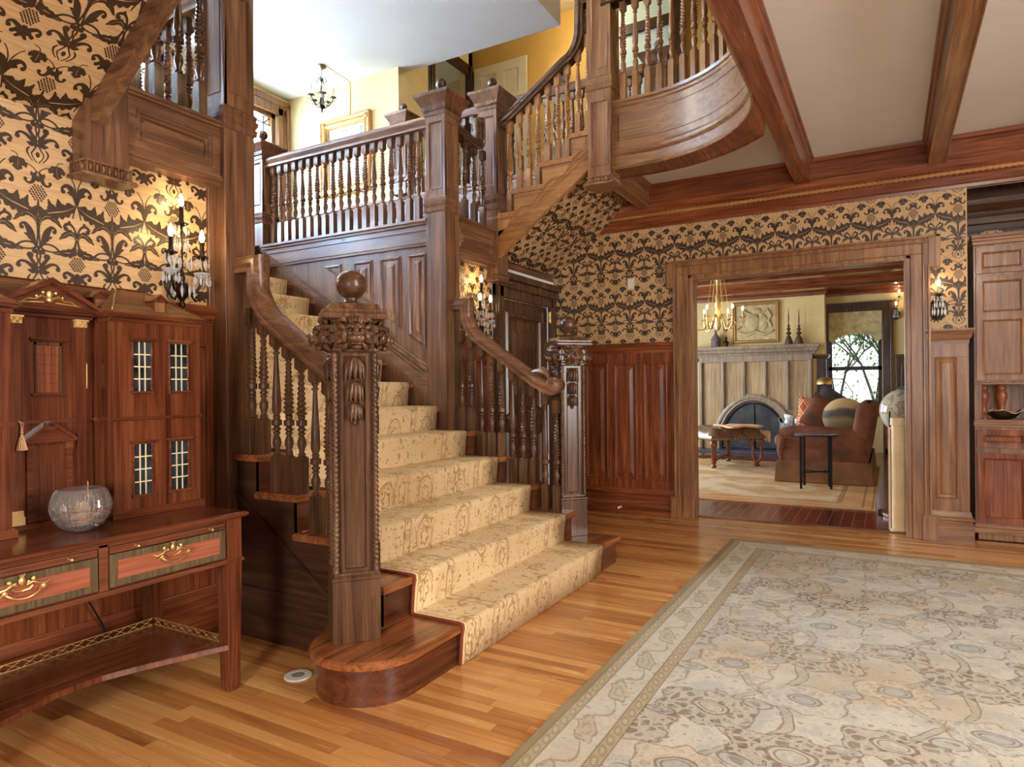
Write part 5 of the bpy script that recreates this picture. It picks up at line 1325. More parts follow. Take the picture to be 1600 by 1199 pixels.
b = B(); b.tube([(-2.775,1.232,1.142),(-2.76,1.232,1.145),(-2.755,1.236,1.14),(-2.754,1.238,1.11)], .0022, 6); b.tube([(-2.756,1.23,1.142),(-2.752,1.244,1.14),(-2.754,1.24,1.11)], .0018, 6); build('cord', b, silk, t)
b = B(); b.sphere((-2.754,1.238,1.106), .0065, 10, 8); b.sphere((-2.754,1.238,1.095), .0055, 10, 8); build('knot', b, silk, t, smooth=60)
b = B(); b.lathe([(.004,1.092),(.008,1.085),(.011,1.07),(.015,1.052),(.017,1.04),(.0,1.04)], (-2.754,1.238,0), 24, fn=lambda r,t_,h: r*(1+.08*math.cos(12*t_))); build('skirt', b, silk, t)

# ---------------------------------------------------------------- crystal bowl with petals
t = thing('glass_bowl', 'round cut crystal bowl of dried petals on the console table', 'bowl', (-2.585,1.352,.745))
b = B(); prof = [(.0,0),(.04,0),(.05,.003),(.072,.02),(.09,.05),(.0985,.085),(.097,.112),(.086,.14),(.074,.152)]
inn = [(.068,.151),(.081,.137),(.091,.111),(.0925,.085),(.084,.053),(.067,.026),(.046,.011),(.0,.009)]
def cutf(r, t_, z): return r*(1+.03*math.cos(18*t_+z*70)*math.cos(18*t_-z*70)) if r > .06 and z < .13 else r
L = []
for r, z in prof+inn: L.append([(-2.585+cutf(max(r,.001),2*PI*i/80,z)*math.cos(2*PI*i/80), 1.352+cutf(max(r,.001),2*PI*i/80,z)*math.sin(2*PI*i/80), .746+z) for i in range(80)])
b.loops(L); build('bowl', b, crystal, t)
pet = [flat('petal_rust',(206,140,90),.8,0,.2), flat('petal_pink',(224,150,186),.8,0,.1), flat('petal_cream',(232,206,164),.8,0,.15), flat('petal_brown',(140,98,64),.8,0,.2)]
rg = random.Random(4); b = B()
for k in range(150):
    rr = .06*math.sqrt(rg.random()); a = rg.random()*6.28; z = .014+rg.random()*.05*(.3+rr/.06*.7)+.002
    rr *= .75+.5*min(1,z/.05); x, y = rr*math.cos(a), rr*math.sin(a)
    b.mi = 1 if (y > .03 and rg.random() < .75) else rg.choice((0,2,3,2,0)); s = .009+.009*rg.random()
    e = Matrix.Translation((-2.585+x,1.352+y,.746+z+.004)) @ Matrix.Rotation(rg.random()*6, 4, 'Z') @ Matrix.Rotation(rg.random()*1.4-.7, 4, 'X'); b.M = e
    b.loops([[(s*.3,0,0),(s,s*.5,.002),(s*.9,s*1.1,.004),(-.2*s,s*1.2,.003),(-s,s*.6,.002),(-s*.3,0,0)],[(s*.3,0,.002),(s,s*.5,.004),(s*.9,s*1.1,.006),(-.2*s,s*1.2,.005),(-s,s*.6,.004),(-s*.3,0,.002)]], cap0=True, cap1=True)
o = build('dried_petals', b, pet, None); o['kind'] = 'stuff'; tag(o, 'dried flower petals lying inside the crystal bowl', 'potpourri')

# ---------------------------------------------------------------- small things of the hall
b = B(); b.tube([(-3.02,1.60,.36),(-3.02,1.63,.30),(-3.022,1.66,.24),(-3.018,1.69,.16),(-2.98,1.71,.05),(-2.93,1.72,.006)], .004, 6); one('power_cord', b, iron, 'black cord hanging behind the console table', 'cord', smooth=60)
t = thing('floor_outlet_cover', 'round white disc cover on the floor beside the bottom step', 'floor cover', (-2.256,2.073,0))
b = B(); b.lathe([(0,.0),(.058,0),(.06,.003),(.056,.007),(.03,.009),(.028,.006)], (-2.256,2.073,0), 32); build('plate', b, plastic, t, smooth=40)
b = B(); b.lathe([(.0,.0065),(.0275,.0065),(.0275,.008),(0,.008)], (-2.256,2.073,0), 24); b.box(-2.268,2.07,.008,-2.244,2.076,.01); build('cap', b, flat('grey_plastic',(150,146,138),.5), t)
t = thing('switch_plate', 'ivory control plate on the damask wallpaper', 'wall switch', (-2.215,YW,2.225))
b = B(); b.box(-2.248,YW-.016,2.218, -2.18,YW-.002,2.332); build('plate', b, wbeige, t, bevel=.004)
b = B(); b.box(-2.236,YW-.019,2.235, -2.192,YW-.016,2.315); build('panel', b, plastic, t, bevel=.002)
t = thing('doorstop', 'small brass doorstop on the baseboard of the mahogany wainscot', 'doorstop', (-2.335,YW-.03,.05))
b = B(); b.lathe([(.014,0),(.014,.004),(.004,.007),(.004,.05)], (-2.335,YW-.026,.06), 10, 'y', fn=None); b.bm.transform(Matrix.Translation((0,YW-.026,0)) @ Matrix.Scale(-1,4,(0,1,0)) @ Matrix.Translation((0,-(YW-.026),0))); build('stem', b, brass, t, smooth=50)
b = B(); b.sphere((-2.335,YW-.084,.06), .012, 10, 8); build('tip', b, plastic, t, smooth=60)
b = B(); b.loops([[(x*q,y*q,z) for x,y in ((.63-RUG_HX,2.85-RUG_HY),(.63+RUG_HX,2.85-RUG_HY),(.63+RUG_HX,2.85+RUG_HY),(.63-RUG_HX,2.85+RUG_HY)) for q in (1,)] for z in (.0005,.011)], cap0=True, cap1=True)
b.bm.transform(Matrix.Translation((-.63,-2.85,0))); o = build('area_rug', b, rug_m, None, bevel=.004); o.location = (.63,2.85,0); tag(o, 'large faded cream and brown oriental rug on the hall floor', 'rug')
# built-in cabinet in the alcove
t = thing('china_cabinet', 'tall oak built-in cabinet with an open niche beyond the wall pier', 'cabinet', (1.3,6.7,0))
x0, x1, yf = .60, 2.2, 6.5
b = B(); b.box(x0,yf,.10, x1,6.92,.905); b.box(x0+.02,yf+.02,0, x1,6.92,.1); b.box(x0,yf,1.262, x1,6.92,2.36); b.box(x0,6.86,.9, x1,6.92,1.3); b.box(x0,yf+.005,.9, x0+.05,6.92,1.27)
build('carcass', b, W['coak_z'], t, bevel=.003)
for nm_, zz in (('cornice',((2.36,2.39,.02),(2.39,2.41,.035),(2.41,2.44,.05))),('counter_moulding',((.905,.925,.012),(.925,.945,.03),(.945,.965,.02))),('rail',((1.245,1.262,.01),)),('plinth',((.10,.13,.016),(.06,.1,.026)))):
    b = B()
    for z0,z1,o in zz: b.box(x0-o*.3,yf-o,z0, x1,6.92,z1)
    build(nm_, b, W['coak_x'], t, bevel=.003)
def cab_door(xa, xb, za, zb_, mid=None, nm='door'):
    b = B(); b.M = frame((0,yf-.004,0),(1,0,0),(0,0,1))
    zs = [za]+([mid-.03,mid+.03] if mid else [])+[zb_]; i = .04
    b.box(xa,za,-.012,xa+i,zb_,.014); b.box(xb-i,za,-.012,xb,zb_,.014); b.box(xa+i,za,-.012,xb-i,za+i,.014); b.box(xa+i,zb_-i,-.012,xb-i,zb_,.014)
    if mid: b.box(xa+i,mid-.03,-.012,xb-i,mid+.03,.014)
    cells = [(za+i,mid-.03),(mid+.03,zb_-i)] if mid else [(za+i,zb_-i)]
    for c0, c1 in cells: b.panel([(xa+i,c0),(xb-i,c0),(xb-i,c1),(xa+i,c1)], [(0,.014),(.008,.010),(.014,.002),(.018,0)])
    return build(nm, b, W['mah_z'] if zb_ < .9 else W['coak_z'], t, bevel=.002)
for xa in (.615,.965,1.315): cab_door(xa,xa+.34,1.28,2.11,1.79); cab_door(xa,xa+.34,.14,.70); cab_door(xa,xa+.34,.74,.885,nm='drawer'); cab_door(xa,xa+.34,2.13,2.34,nm='upper_panel')
for x in (.665,.79,1.16):
    b = B(); b.lathe([(.035,.965),(.035,.98),(.022,.985),(.02,1.0),(.03,1.02),(.024,1.04),(.03,1.09),(.042,1.14),(.04,1.18),(.026,1.2),(.038,1.21),(.038,1.222),(.028,1.228),(.032,1.245)], (x,6.62 if x!=.665 else 6.56,0), 16); build('turned_column', b, W['mah_z'], t, smooth=40)
t = thing('decorative_bowl', 'dark rustic bowl with a ragged pale rim in the cabinet niche', 'bowl', (.80,6.57,.965))
b = B(); L = []
for r, z in ((.03,0),(.06,.008),(.085,.035),(.1,.062),(.094,.062),(.078,.038),(.055,.014),(.002,.01)):
    L.append([(.80+r*1.15*math.cos(a), 6.575+r*.55*math.sin(a), .966+z+(.012*math.sin(3*a+1)+.006*math.sin(7*a) if z > .05 else 0)) for a in [2*PI*i/32 for i in range(32)]])
b.loops(L, cap0=True); build('bowl', b, bronze, t, smooth=50)
b = B(); b.tube([(.80+(.118+.012*math.sin(5*a))*math.cos(a), 6.575+.058*math.sin(a), 1.03+.012*math.sin(3*a+1)+.006*math.sin(7*a)) for a in [2*PI*i/32 for i in range(33)]], [.003+.002*math.sin(i*1.7) for i in range(33)], 6); b.tube([(.9,6.55,1.034),(.94,6.55,1.036)], .0025, 5); build('rim', b, flat('driftwood',(196,170,140),.7), t, smooth=60)
# ---------------------------------------------------------------- lamps
def point(name, loc, w, col=(1,.72,.42), r=.02):
    l = bpy.data.lights.new(name, 'POINT'); l.energy = w; l.color = col; l.shadow_soft_size = r
    o = bpy.data.objects.new(name, l); C.objects.link(o); o.location = loc; return o
def area(name, loc, rot, sx, sy, w, col=(1,1,1)):
    l = bpy.data.lights.new(name, 'AREA'); l.shape = 'RECTANGLE'; l.size = sx; l.size_y = sy; l.energy = w; l.color = col
    o = bpy.data.objects.new(name, l); C.objects.link(o); o.location = loc; o.rotation_euler = rot; return o
def drops(b, x, y, z, r, n, ln):
    for k in range(n):
        a = 2*PI*k/n; px, py = x+r*math.cos(a), y+r*math.sin(a)
        b.tube([(px,py,z),(px,py,z-ln*.3)], .0008, 4)
        b.sphere((px,py,z-ln*.3), .004, 6, 4)
        b.loops([[(px+q*math.cos(t)*1.0, py+q*math.sin(t), z-ln*h) for t in (0,PI/3,2*PI/3,PI,4*PI/3,5*PI/3)] for q, h in ((.001,.38),(.0065,.62),(.004,.9),(.0005,1.0))], cap0=True, cap1=True)
def candle(par, x, y, z, bob=.04, h=.07, metal=bronze, lit=True, sleeve=None, w=0, dr=True, s=1.0):
    b = B(); b.lathe([(0,z-.012),(.006,z-.012),(.012,z-.008),(bob*.6,z-.004),(bob,z+.004),(bob*.95,z+.006),(bob*.4,z+.0),(.014*s,z+.004),(.014*s,z+.016),(0,z+.016)], (x,y,0), 14); o = build('candle_cup', b, metal, par, smooth=50)
    b = B(); b.lathe([(.0105*s,z+.012),(.0105*s,z+h),(.006,z+h+.004)], (x,y,0), 12); build('candle_sleeve', b, sleeve or metal, o, smooth=50)
    b = B(); b.lathe([(.005,z+h+.003),(.011*s,z+h+.016),(.0125*s,z+h+.03),(.008*s,z+h+.047),(.0025,z+h+.062),(0,z+h+.066)], (x,y,0), 12); bb = build('bulb', b, bulb if lit else plastic, o, smooth=60)
    if dr: b = B(); drops(b, x, y, z, bob*.9, 7, .05); build('crystal_drops', b, bead, o)
    if w: point('bulb_light', (x,y,z+h+.033), w, r=.012); bb.visible_shadow = True
    return o
def sconce3(yc, label, w):
    X = XL
    t = thing('wall_sconce', label, 'wall lamp', (X,yc,1.62), group=None)
    b = B(); b.lathe([(0,0),(.05,0),(.052,.008),(.04,.014),(.0,.018)], (X+.001,yc,1.80), 20, 'x', fn=None)
    for v in b.bm.verts: v.co.z = 1.80+(v.co.z-1.80)*1.7
    b.lathe([(.0,1.64),(.008,1.65),(.016,1.67),(.01,1.69),(.028,1.715),(.034,1.74),(.026,1.765),(.012,1.78),(.016,1.8),(.012,1.82),(.007,1.84),(.006,2.06)], (X+.075,yc,0), 14)
    b.tube([(X+.01,yc,1.77),(X+.04,yc,1.75),(X+.075,yc,1.755)], .009, 8); build('bracket', b, bronze, t, smooth=50)
    for s in (1,-1):
        b = B(); b.tube([(X+.075,yc,1.745),(X+.09,yc+s*.03,1.72),(X+.105,yc+s*.06,1.74),(X+.115,yc+s*.08,1.79),(X+.115,yc+s*.082,1.83)], [.009,.008,.007,.006,.006], 8)
        b.tube([(X+.095,yc+s*.035,1.72),(X+.1,yc+s*.055,1.69),(X+.1,yc+s*.075,1.70),(X+.1,yc+s*.07,1.715)], [.006,.006,.005,.003], 6); a = build('arm', b, bronze, t, smooth=60)
        b = B(); b.lathe([(.006,1.80),(.04,1.826),(.039,1.83),(.007,1.822)], (X+.115,yc+s*.082,0), 14); drops(b, X+.115, yc+s*.082, 1.826, .036, 8, .06); build('lower_drops', b, bead, a)
        candle(t, X+.115, yc+s*.082, 1.905, .032, .075, w=w)
    candle(t, X+.075, yc, 2.06, .034, .085, w=w)
    b = B(); drops(b, X+.075, yc, 2.0, .03, 8, .07); drops(b, X+.075, yc, 1.93, .045, 9, .09); drops(b, X+.085, yc, 1.80, .05, 9, .1); build('crystal_drops', b, bead, t)
def sconce1(x, y, z, label, w, n=1):
    t = thing('wall_sconce', label, 'wall lamp', (x,y,z-.2))
    b = B(); b.lathe([(0,0),(.062,0),(.066,-.008),(.05,-.014),(0,-.018)], (x,y,z-.13), 22, 'y')
    for v in b.bm.verts: v.co.z = z-.13+(v.co.z-z+.13)*1.35
    b.tube([(x,y-.01,z-.13),(x,y-.05,z-.15),(x,y-.075,z-.11),(x,y-.08,z-.03)], .006, 8); build('bracket', b, bronze, t, smooth=50)
    candle(t, x, y-.08, z-.03, .036, .07, w=w, sleeve=ivory_candle)
    if n == 2: candle(t, x+.05, y-.08, z+.18, .036, .07, w=w, sleeve=ivory_candle); b = B(); b.tube([(x,y-.08,z-.03),(x+.03,y-.06,z+.05),(x+.05,y-.08,z+.18)], .006, 6); build('arm', b, bronze, t)
    b = B(); drops(b, x, y-.075, z-.05, .03, 9, .08); drops(b, x, y-.07, z-.10, .045, 11, .09); build('crystal_drops', b, bead, t)
sconce3(2.035, 'bronze and crystal three-light sconce above the toy house', 9)
sconce3(4.775, 'bronze and crystal three-light sconce behind the far stair railing', 9)
sconce1(.352, YW-.01, 1.985, 'single-light crystal sconce on the damask pier at right', 8)
sconce1(-3.66, 7.99, 5.46, 'glowing crystal sconce on the mustard wall upstairs', 14)

# landing chandelier
CXL, CYL = -5.89, 5.86
t = thing('chandelier', 'small bronze candle chandelier hanging over the landing', 'chandelier', (CXL,CYL,4.5))
b = B(); b.lathe([(0,5.139),(.055,5.139),(.06,5.13),(.05,5.115),(.02,5.10),(.008,5.09),(0,5.09)], (CXL,CYL,0), 20); build('canopy', b, flat('pewter',(150,138,120),.4,.8), t, smooth=50)
b = B()
for k in range(8):
    z = 5.095-.016*k; a = (k%2)*PI/2; b.tube([(CXL+.007*math.cos(q)*math.cos(a), CYL+.007*math.cos(q)*math.sin(a), z-.008+.012*math.sin(q)) for q in [2*PI*j/8 for j in range(9)]], .0018, 4)
build('chain', b, bronze, t)
b = B(); b.lathe([(.004,4.98),(.014,4.965),(.006,4.94),(.013,4.88),(.018,4.86),(.007,4.83),(.014,4.77),(.024,4.74),(.012,4.71),(.018,4.68),(.04,4.655),(.036,4.64),(.012,4.62),(.008,4.59),(0,4.57)], (CXL,CYL,0), 12)
for k in range(4):
    a = k*PI/2+.4; c, s = math.cos(a), math.sin(a)
    b.tube([(CXL+c*r, CYL+s*r, z) for r, z in ((.006,4.95),(.02,5.0),(.05,4.99),(.058,4.95),(.04,4.935))], .004, 6)
    b.tube([(CXL+c*r, CYL+s*r, z) for r, z in ((.012,4.80),(.03,4.83),(.055,4.82),(.05,4.80))], .0035, 6)
build('body', b, bronze, t, smooth=50)
for k in range(5):
    a = k*2*PI/5+.55; c, s = math.cos(a), math.sin(a)
    b = B(); b.tube([(CXL+c*r, CYL+s*r, z) for r, z in ((.012,4.77),(.03,4.68),(.07,4.655),(.11,4.69),(.135,4.745))], .0055, 6)
    for j in range(5): q = j*2*PI/5; b.tube([(CXL+c*.135,CYL+s*.135,4.745),(CXL+c*.135+.03*math.cos(q),CYL+s*.135+.03*math.sin(q),4.765),(CXL+c*.135+.045*math.cos(q),CYL+s*.135+.045*math.sin(q),4.752)], [.004,.008,.002], 5)
    build('arm', b, bronze, t, smooth=60); candle(t, CXL+c*.135, CYL+s*.135, 4.752, .022, .075, lit=False, sleeve=ivory_candle)
b = B(); drops(b, CXL, CYL, 4.6, .02, 5, .07); build('crystal_drops', b, bead, t)
b = B(); b.tube([(CXL+.05,CYL,5.134),(-5.885,YW-.006,5.134)], .004, 6); b.tube([(-5.885,YW-.006,5.134),(-5.888,YW-.006,4.64)], .005, 6); one('wire_cover', b, brass, 'thin wire run from the landing chandelier down the yellow wall', 'cord')
# framed painting on the landing
t = thing('framed_painting', 'gilt framed colourful painting on the yellow landing wall', 'painting', (-5.94,YW-.03,3.72))
fx0, fx1, fz0, fz1 = -6.36, -5.53, 3.72, 4.70
b = B(); b.M = frame((0,YW-.004,0),(1,0,0),(0,0,1))
L = []
for ins, hh in ((0,0),(0,.05),(.015,.062),(.03,.05),(.05,.045),(.075,.055),(.09,.045),(.105,.025),(.12,.022),(.12,0)): L.append([(p[0],p[1],hh) for p in inset([(fx0,fz0),(fx1,fz0),(fx1,fz1),(fx0,fz1)], ins)])
b.loops(L)
for cx, cz in ((fx0+.06,fz0+.06),(fx1-.06,fz0+.06),(fx0+.06,fz1-.06),(fx1-.06,fz1-.06)): b.sphere((cx,cz,.05), .035, 10, 6, (1,1,.5))
build('frame', b, flat('old_gilt', (176,130,74), .4, .4, .15, 25), t, smooth=30)
pm = Mat('painting_canvas'); k = pm.coord(); n1 = pm.noise(k, 5, 5, .6, 1.5); n2 = pm.noise(k, 14, 3)
pm.set(pm.mix(n2.ss(.45,.6)*.5, pm.ramp(n1, [(.25,S((40,72,52))),(.42,S((120,160,150))),(.52,S((196,196,150))),(.6,S((206,92,52))),(.75,S((150,48,40)))]), S((220,214,196))), .5)
b = B(); b.box(fx0+.115,YW-.016,fz0+.115, fx1-.115,YW-.008,fz1-.115); o = build('mat_board', b, flat('mat_board',(226,214,190),.7), t)
b = B(); b.box(fx0+.15,YW-.019,fz0+.15, fx1-.15,YW-.0155,fz1-.15); build('canvas', b, pm.m, t)
# ---------------------------------------------------------------- living room beyond the opening
YB, YV = 13.6, 14.0
paperY = flat('pale_gold_wallpaper', (220,190,128), .7, 0, .05, 60)
b = B(); b.box(-5.0,YB,0, -1.02,YB+.12,3.2); b.box(-1.14,YB+.1205,0, -1.02,YV+.1,3.2); struct('wall_fireplace', b, paperY)
b = B(); b.box(-1.1,YV,0, -.99,YV+.15,3.2); b.box(-.1,YV,0, 1.6,YV+.15,3.2); b.box(-.99,YV,2.72, -.1,YV+.15,3.2); b.box(-.99,YV,0, -.1,YV+.15,.75); struct('wall_window', b, paperY)
b = B(); b.box(1.5,7.06,0, 1.62,14.1,3.2); b.box(.53,7.05,0, 1.5,7.1,3.2); struct('wall_living_right', b, paperY)
b = B()
for y0,y1 in ((6.5,7.2),(9.2,10.2),(12.2,13.7)): b.box(-5.1,y0,0, -5.0,y1,3.2)
for y0,y1 in ((7.2,9.2),(10.2,12.2)): b.box(-5.1,y0,0, -5.0,y1,.6); b.box(-5.1,y0,2.6, -5.0,y1,3.2)
b.box(-5.1,6.47,0, -3.0,6.5,3.2); struct('wall_living_left', b, paperY)
b = B(); b.box(-5.1,6.47,3.16, 1.62,14.1,3.24); struct('ceiling_living', b, W['mah_x'])
b = B()
for y in (8.2,9.7,11.2,12.6): b.box(-5.0,y-.11,2.92, 1.5,y+.11,3.16); b.box(-5.0,y-.15,3.08, 1.5,y+.15,3.16)
struct('trim_17', b, W['mah_x'], label='ceiling beams of the living room', bevel=.01)
b = B(); cp = [(0,2.93),(.02,2.93),(.03,2.98),(.09,3.05),(.11,3.1),(.14,3.12),(.14,3.16),(0,3.16)]
b.sweep(cp, [(-5.0,YB,0),(-1.02,YB,0),(-1.02,YV,0),(1.5,YV,0)]); struct('trim_18', b, W['mah_x'], label='dark crown moulding of the living room')
b = B(); b.box(-5.0,YB-.03,0, -3.4,YB,1.8); b.box(-1.16,YB-.02,0, -1.0,YB,1.8); b.box(-1.02,YB-.02,0, -1.0,YV,1.8); b.box(.12,YV-.03,0, 1.5,YV,1.75); b.box(-1.04,YV-.03,0, -.99,YV,1.8)
for x in (.2,.72): b.box(x,YV-.045,.95,x+.42,YV-.03,1.62)
struct('wainscot_living', b, W['doak_z'], bevel=.004); b = B(); b.sweep([(0,1.75),(.03,1.75),(.05,1.8),(.05,1.83),(0,1.83)], [(-5.0,YB-.01,0),(-1.0,YB-.01,0),(-1.0,YV-.01,0),(-.99,YV-.01,0)]); b.box(.12,YV-.07,1.75,1.5,YV,1.8); struct('trim_19', b, W['doak_x'])
# window with shade
g = sgroup('window_5', (-.53,YV,.9), 'sash window with greenery outside beside the fireplace'); b = B(); b.M = frame((0,YV,0),(1,0,0),(0,0,1))
for a, c in ((-1.165,-.985),(-.09,.085)): b.box(a,.0,0, c,2.62,.04); b.box(a if a<-1 else c-.05,0,0, a+.05 if a<-1 else c,2.5,.06)
b.box(-1.165,2.62,0,.085,2.76,.04); b.box(-1.22,2.5,0,-1.1,2.78,.065); b.box(.03,2.5,0,.14,2.78,.065); b.box(-1.22,2.73,0,.14,2.79,.07); b.box(-1.2,.68,0,.12,.75,.08); struct('casing', b, W['doak_z'], g, bevel=.005)
b = B()
for a, c in ((-.99,-.93),(-.16,-.1)): b.box(a,YV+.02,.75, c,YV+.09,2.72)
b.box(-.99,YV+.02,.75,-.1,YV+.09,.84); b.box(-.99,YV+.02,1.53,-.1,YV+.09,1.60); struct('sash', b, W['black'], g)
b = B(); b.box(-.93,YV+.05,.84,-.16,YV+.054,2.72); struct('pane', b, clear, g)
b = B(); n = 30; L0 = []
for k in range(n+1):
    s = k/n; q = abs(s-.5)*2
    zb2 = 2.16+.05*math.cos(q*PI*.85) if q < .72 else 2.10-.035*math.sin((q-.72)/.28*PI)
    L0.append((-.98+.88*s, zb2))
poly = L0+[(-.10,2.69),(-.98,2.69)]; b.prism(poly, YV-.02, YV-.006, 'xz'); one('roman_shade', b, flat('olive_damask_shade',(192,170,120),.9,0,.14,9), 'olive patterned shade with scalloped hem over the living room window', 'window shade')
# fireplace
t = thing('fireplace', 'carved oak fireplace with arched opening and tall panels', 'fireplace', (-2.25,YB-.1,0))
b = B(); b.M = frame((0,YB-.12,0),(1,0,0),(0,0,1)); b.box(-3.30,0,-.12,-1.22,1.84,-.02)
cx, hw, hh = -2.26, .60, .86
def arch(w, h, n=28): return [(cx-w,0)]+[(cx+w*math.cos(PI-PI*k/n), .12+h*math.sin(PI*k/n)) for k in range(n+1)]+[(cx+w,0)]
build('backing', b, W['grey_z'], t)
b = B(); b.M = frame((0,YB-.12,0),(1,0,0),(0,0,1))
b.loops([[(u,v,h) for u,v in arch(w,q)] for w,q,h in ((.775,.96,-.02),(.775,.96,.05),(.74,.93,.065),(.71,.90,.06),(.69,.885,.04),(.66,.865,.045),(.64,.85,.03),(.62,.83,-.015))], close=False); build('arch_moulding', b, W['greyblue'], t, smooth=35)
b = B(); b.M = frame((0,YB-.12,0),(1,0,0),(0,0,1))
for x in (-3.30,-2.87,-2.475,-2.085,-1.69,-1.29):
    h0 = 0 if x in (-3.30,-1.29) else (.78 if x in (-2.87,-1.69) else 1.04)
    b.prism([(x,-.02),(x+.07,-.02),(x+.07,.02),(x+.055,.045),(x+.015,.045),(x,.02)], h0, 1.72, 'xz')
    b.M = frame((0,YB-.12,0),(1,0,0),(0,0,1))
b2 = B()
for x in (-3.30,-2.87,-2.475,-2.085,-1.69,-1.29):
    h0 = 0 if x in (-3.30,-1.29) else (.80 if x in (-2.87,-1.69) else 1.06)
    b2.prism([(x,YB-.10),(x+.07,YB-.10),(x+.07,YB-.14),(x+.055,YB-.165),(x+.015,YB-.165),(x,YB-.14)], h0, 1.74, 'xy')
b2.box(-3.3,YB-.16,1.72,-1.22,YB-.10,1.84); b2.box(-2.41,YB-.15,1.04,-2.09,YB-.12,1.10); b.bm.free(); build('ribs', b2, W['greyblue'], t, bevel=.006)
b = B(); b.loops([[(x0_,YB-o,z) for x0_ in ()] or [(-3.30-o2,YB,z),(-3.30-o2,YB-.12-o2,z),(-1.22+o2,YB-.12-o2,z),(-1.22+o2,YB,z)] for z,o2,o in ((1.84,.03,0),(1.88,.045,0),(1.90,.08,0),(1.94,.09,0),(1.97,.12,0),(2.02,.125,0),(2.025,.12,0))], cap0=True, cap1=True); build('mantel_shelf', b, W['greyblue'], t)
b = B(); b.box(-3.4,YB-.6,0,-1.1,YB-.02,.03); build('hearth', b, flat('slate_hearth',(70,76,86),.3), t)
fb = Mat('dark_firebox'); fb.set(fb.ramp(fb.noise(fb.coord(),6,4), [(.3,S((16,18,24))),(.7,S((62,54,52)))]), .6)
b = B(); b.M = frame((0,YB-.125,0),(1,0,0),(0,0,1)); b.loops([[(u,v,-.02) for u,v in arch(.64,.85)],[(u,v,.0) for u,v in arch(.64,.85)]], cap1=True); build('firebox', b, fb.m, t)
b = B(); b.M = frame((0,YB-.12,0),(1,0,0),(0,0,1))
for s in (1,-1):
    pts = [(cx+s*.6*math.cos(PI*k/24), .1+.82*math.sin(PI*k/24), .012) for k in range(13)]+[(cx+s*.012,.05,.012),(cx+s*.6,.05,.012),(cx+s*.6,.1,.012)]
    b.tube(pts, .014, 6); b.sphere((cx+s*.03,.45,.03), .012, 8, 6)
build('door_frame', b, iron, t, smooth=50)
gl = Mat('fire_screen_glass'); gl.set(gl.ramp(gl.noise(gl.coord(),3), [(0,S((200,210,225))),(1,S((225,230,240)))]), .05, Transmission_Weight=.85, IOR=1.3)
b = B(); b.M = frame((0,YB-.115,0),(1,0,0),(0,0,1)); b.loops([[(u,v,0) for u,v in arch(.6,.82)],[(u,v,.004) for u,v in arch(.6,.82)]], cap0=True, cap1=True); build('glass_doors', b, gl.m, t)
# on the mantel
ZM = 2.025; ym = YB-.14
def onm(px, y): d = (px-800)/1042.06; return y*(-.49165+.87080*d)/(.87080+.49165*d)
t = thing('vase', 'tall dotted pottery bottle on the fireplace mantel', 'vase', (onm(1119,ym),ym,ZM))
b = B(); x = onm(1119,ym); b.lathe([(.0,ZM),(.075,ZM),(.085,ZM+.02),(.085,ZM+.17),(.07,ZM+.2),(.03,ZM+.25),(.022,ZM+.30),(.03,ZM+.33),(.02,ZM+.335)], (x,ym,0), 18); o = build('body', b, flat('clay_grey',(116,100,92),.7), t, smooth=50)
b = B()
for j in range(4):
    for i in range(12): a = i*PI/6; b.sphere((x+.084*math.cos(a),ym+.084*math.sin(a),ZM+.03+.042*j), .011, 6, 4)
build('dots', b, flat('dark_glaze',(48,40,48),.5), o)
x = onm(1135,ym); b = B(); b.lathe([(.0,ZM),(.035,ZM),(.03,ZM+.02),(.055,ZM+.06),(.05,ZM+.09),(.02,ZM+.12),(.018,ZM+.14),(.028,ZM+.16),(.024,ZM+.19),(0,ZM+.195)], (x,ym,0), 14); one('small_urn', b, bronze, 'small dark urn beside the pottery bottle on the mantel', 'vase', smooth=50)
for px, lab in ((1233,'left one of two tall turned candlesticks on the mantel'),(1249,'right one of two tall turned candlesticks on the mantel')):
    x = onm(px,ym); hN = 1.0 if px < 1240 else .97
    t = thing('candlestick', lab, 'candlestick', (x,ym,ZM), group='turned candlesticks on the mantel')
    b = B(); b.lathe([(r,ZM+z*hN) for r,z in ((0,0),(.075,0),(.075,.02),(.045,.14),(.025,.17),(.02,.18),(.05,.2),(.045,.22),(.015,.25),(.04,.29),(.015,.32),(.03,.35),(.028,.36),(.012,.37))], (x,ym,0), 14); build('stick', b, flat('brown_turned_wood',(92,62,46),.5), t, smooth=45)
    b = B(); b.lathe([(.011,ZM+.37*hN),(.013,ZM+.5*hN),(.003,ZM+.68*hN)], (x,ym,0), 10); build('candle', b, flat('brown_wax',(110,70,52),.5), t, smooth=45)
t = thing('relief_plaque', 'framed carved coat of arms relief above the mantel', 'wall art', (-2.23,YB-.03,2.08))
b = B(); b.M = frame((0,YB-.002,0),(1,0,0),(0,0,1)); Q = [(-2.66,2.08),(-1.81,2.08),(-1.81,2.88),(-2.66,2.88)]
b.loops([[(p[0],p[1],h) for p in inset(Q, i)] for i,h in ((0,0),(0,.05),(.012,.06),(.03,.045),(.045,.05),(.06,.03),(.07,.02))]); build('frame', b, flat('frame_gilt',(176,132,78),.4,.3), t, smooth=30)
st_ = flat('plaster_relief',(186,160,112),.75,0,.12,12)
b = B(); b.box(-2.6,YB-.025,2.14,-1.87,YB-.012,2.82); build('ground', b, st_, t)
b = B(); rx, rz = -2.235, 2.5
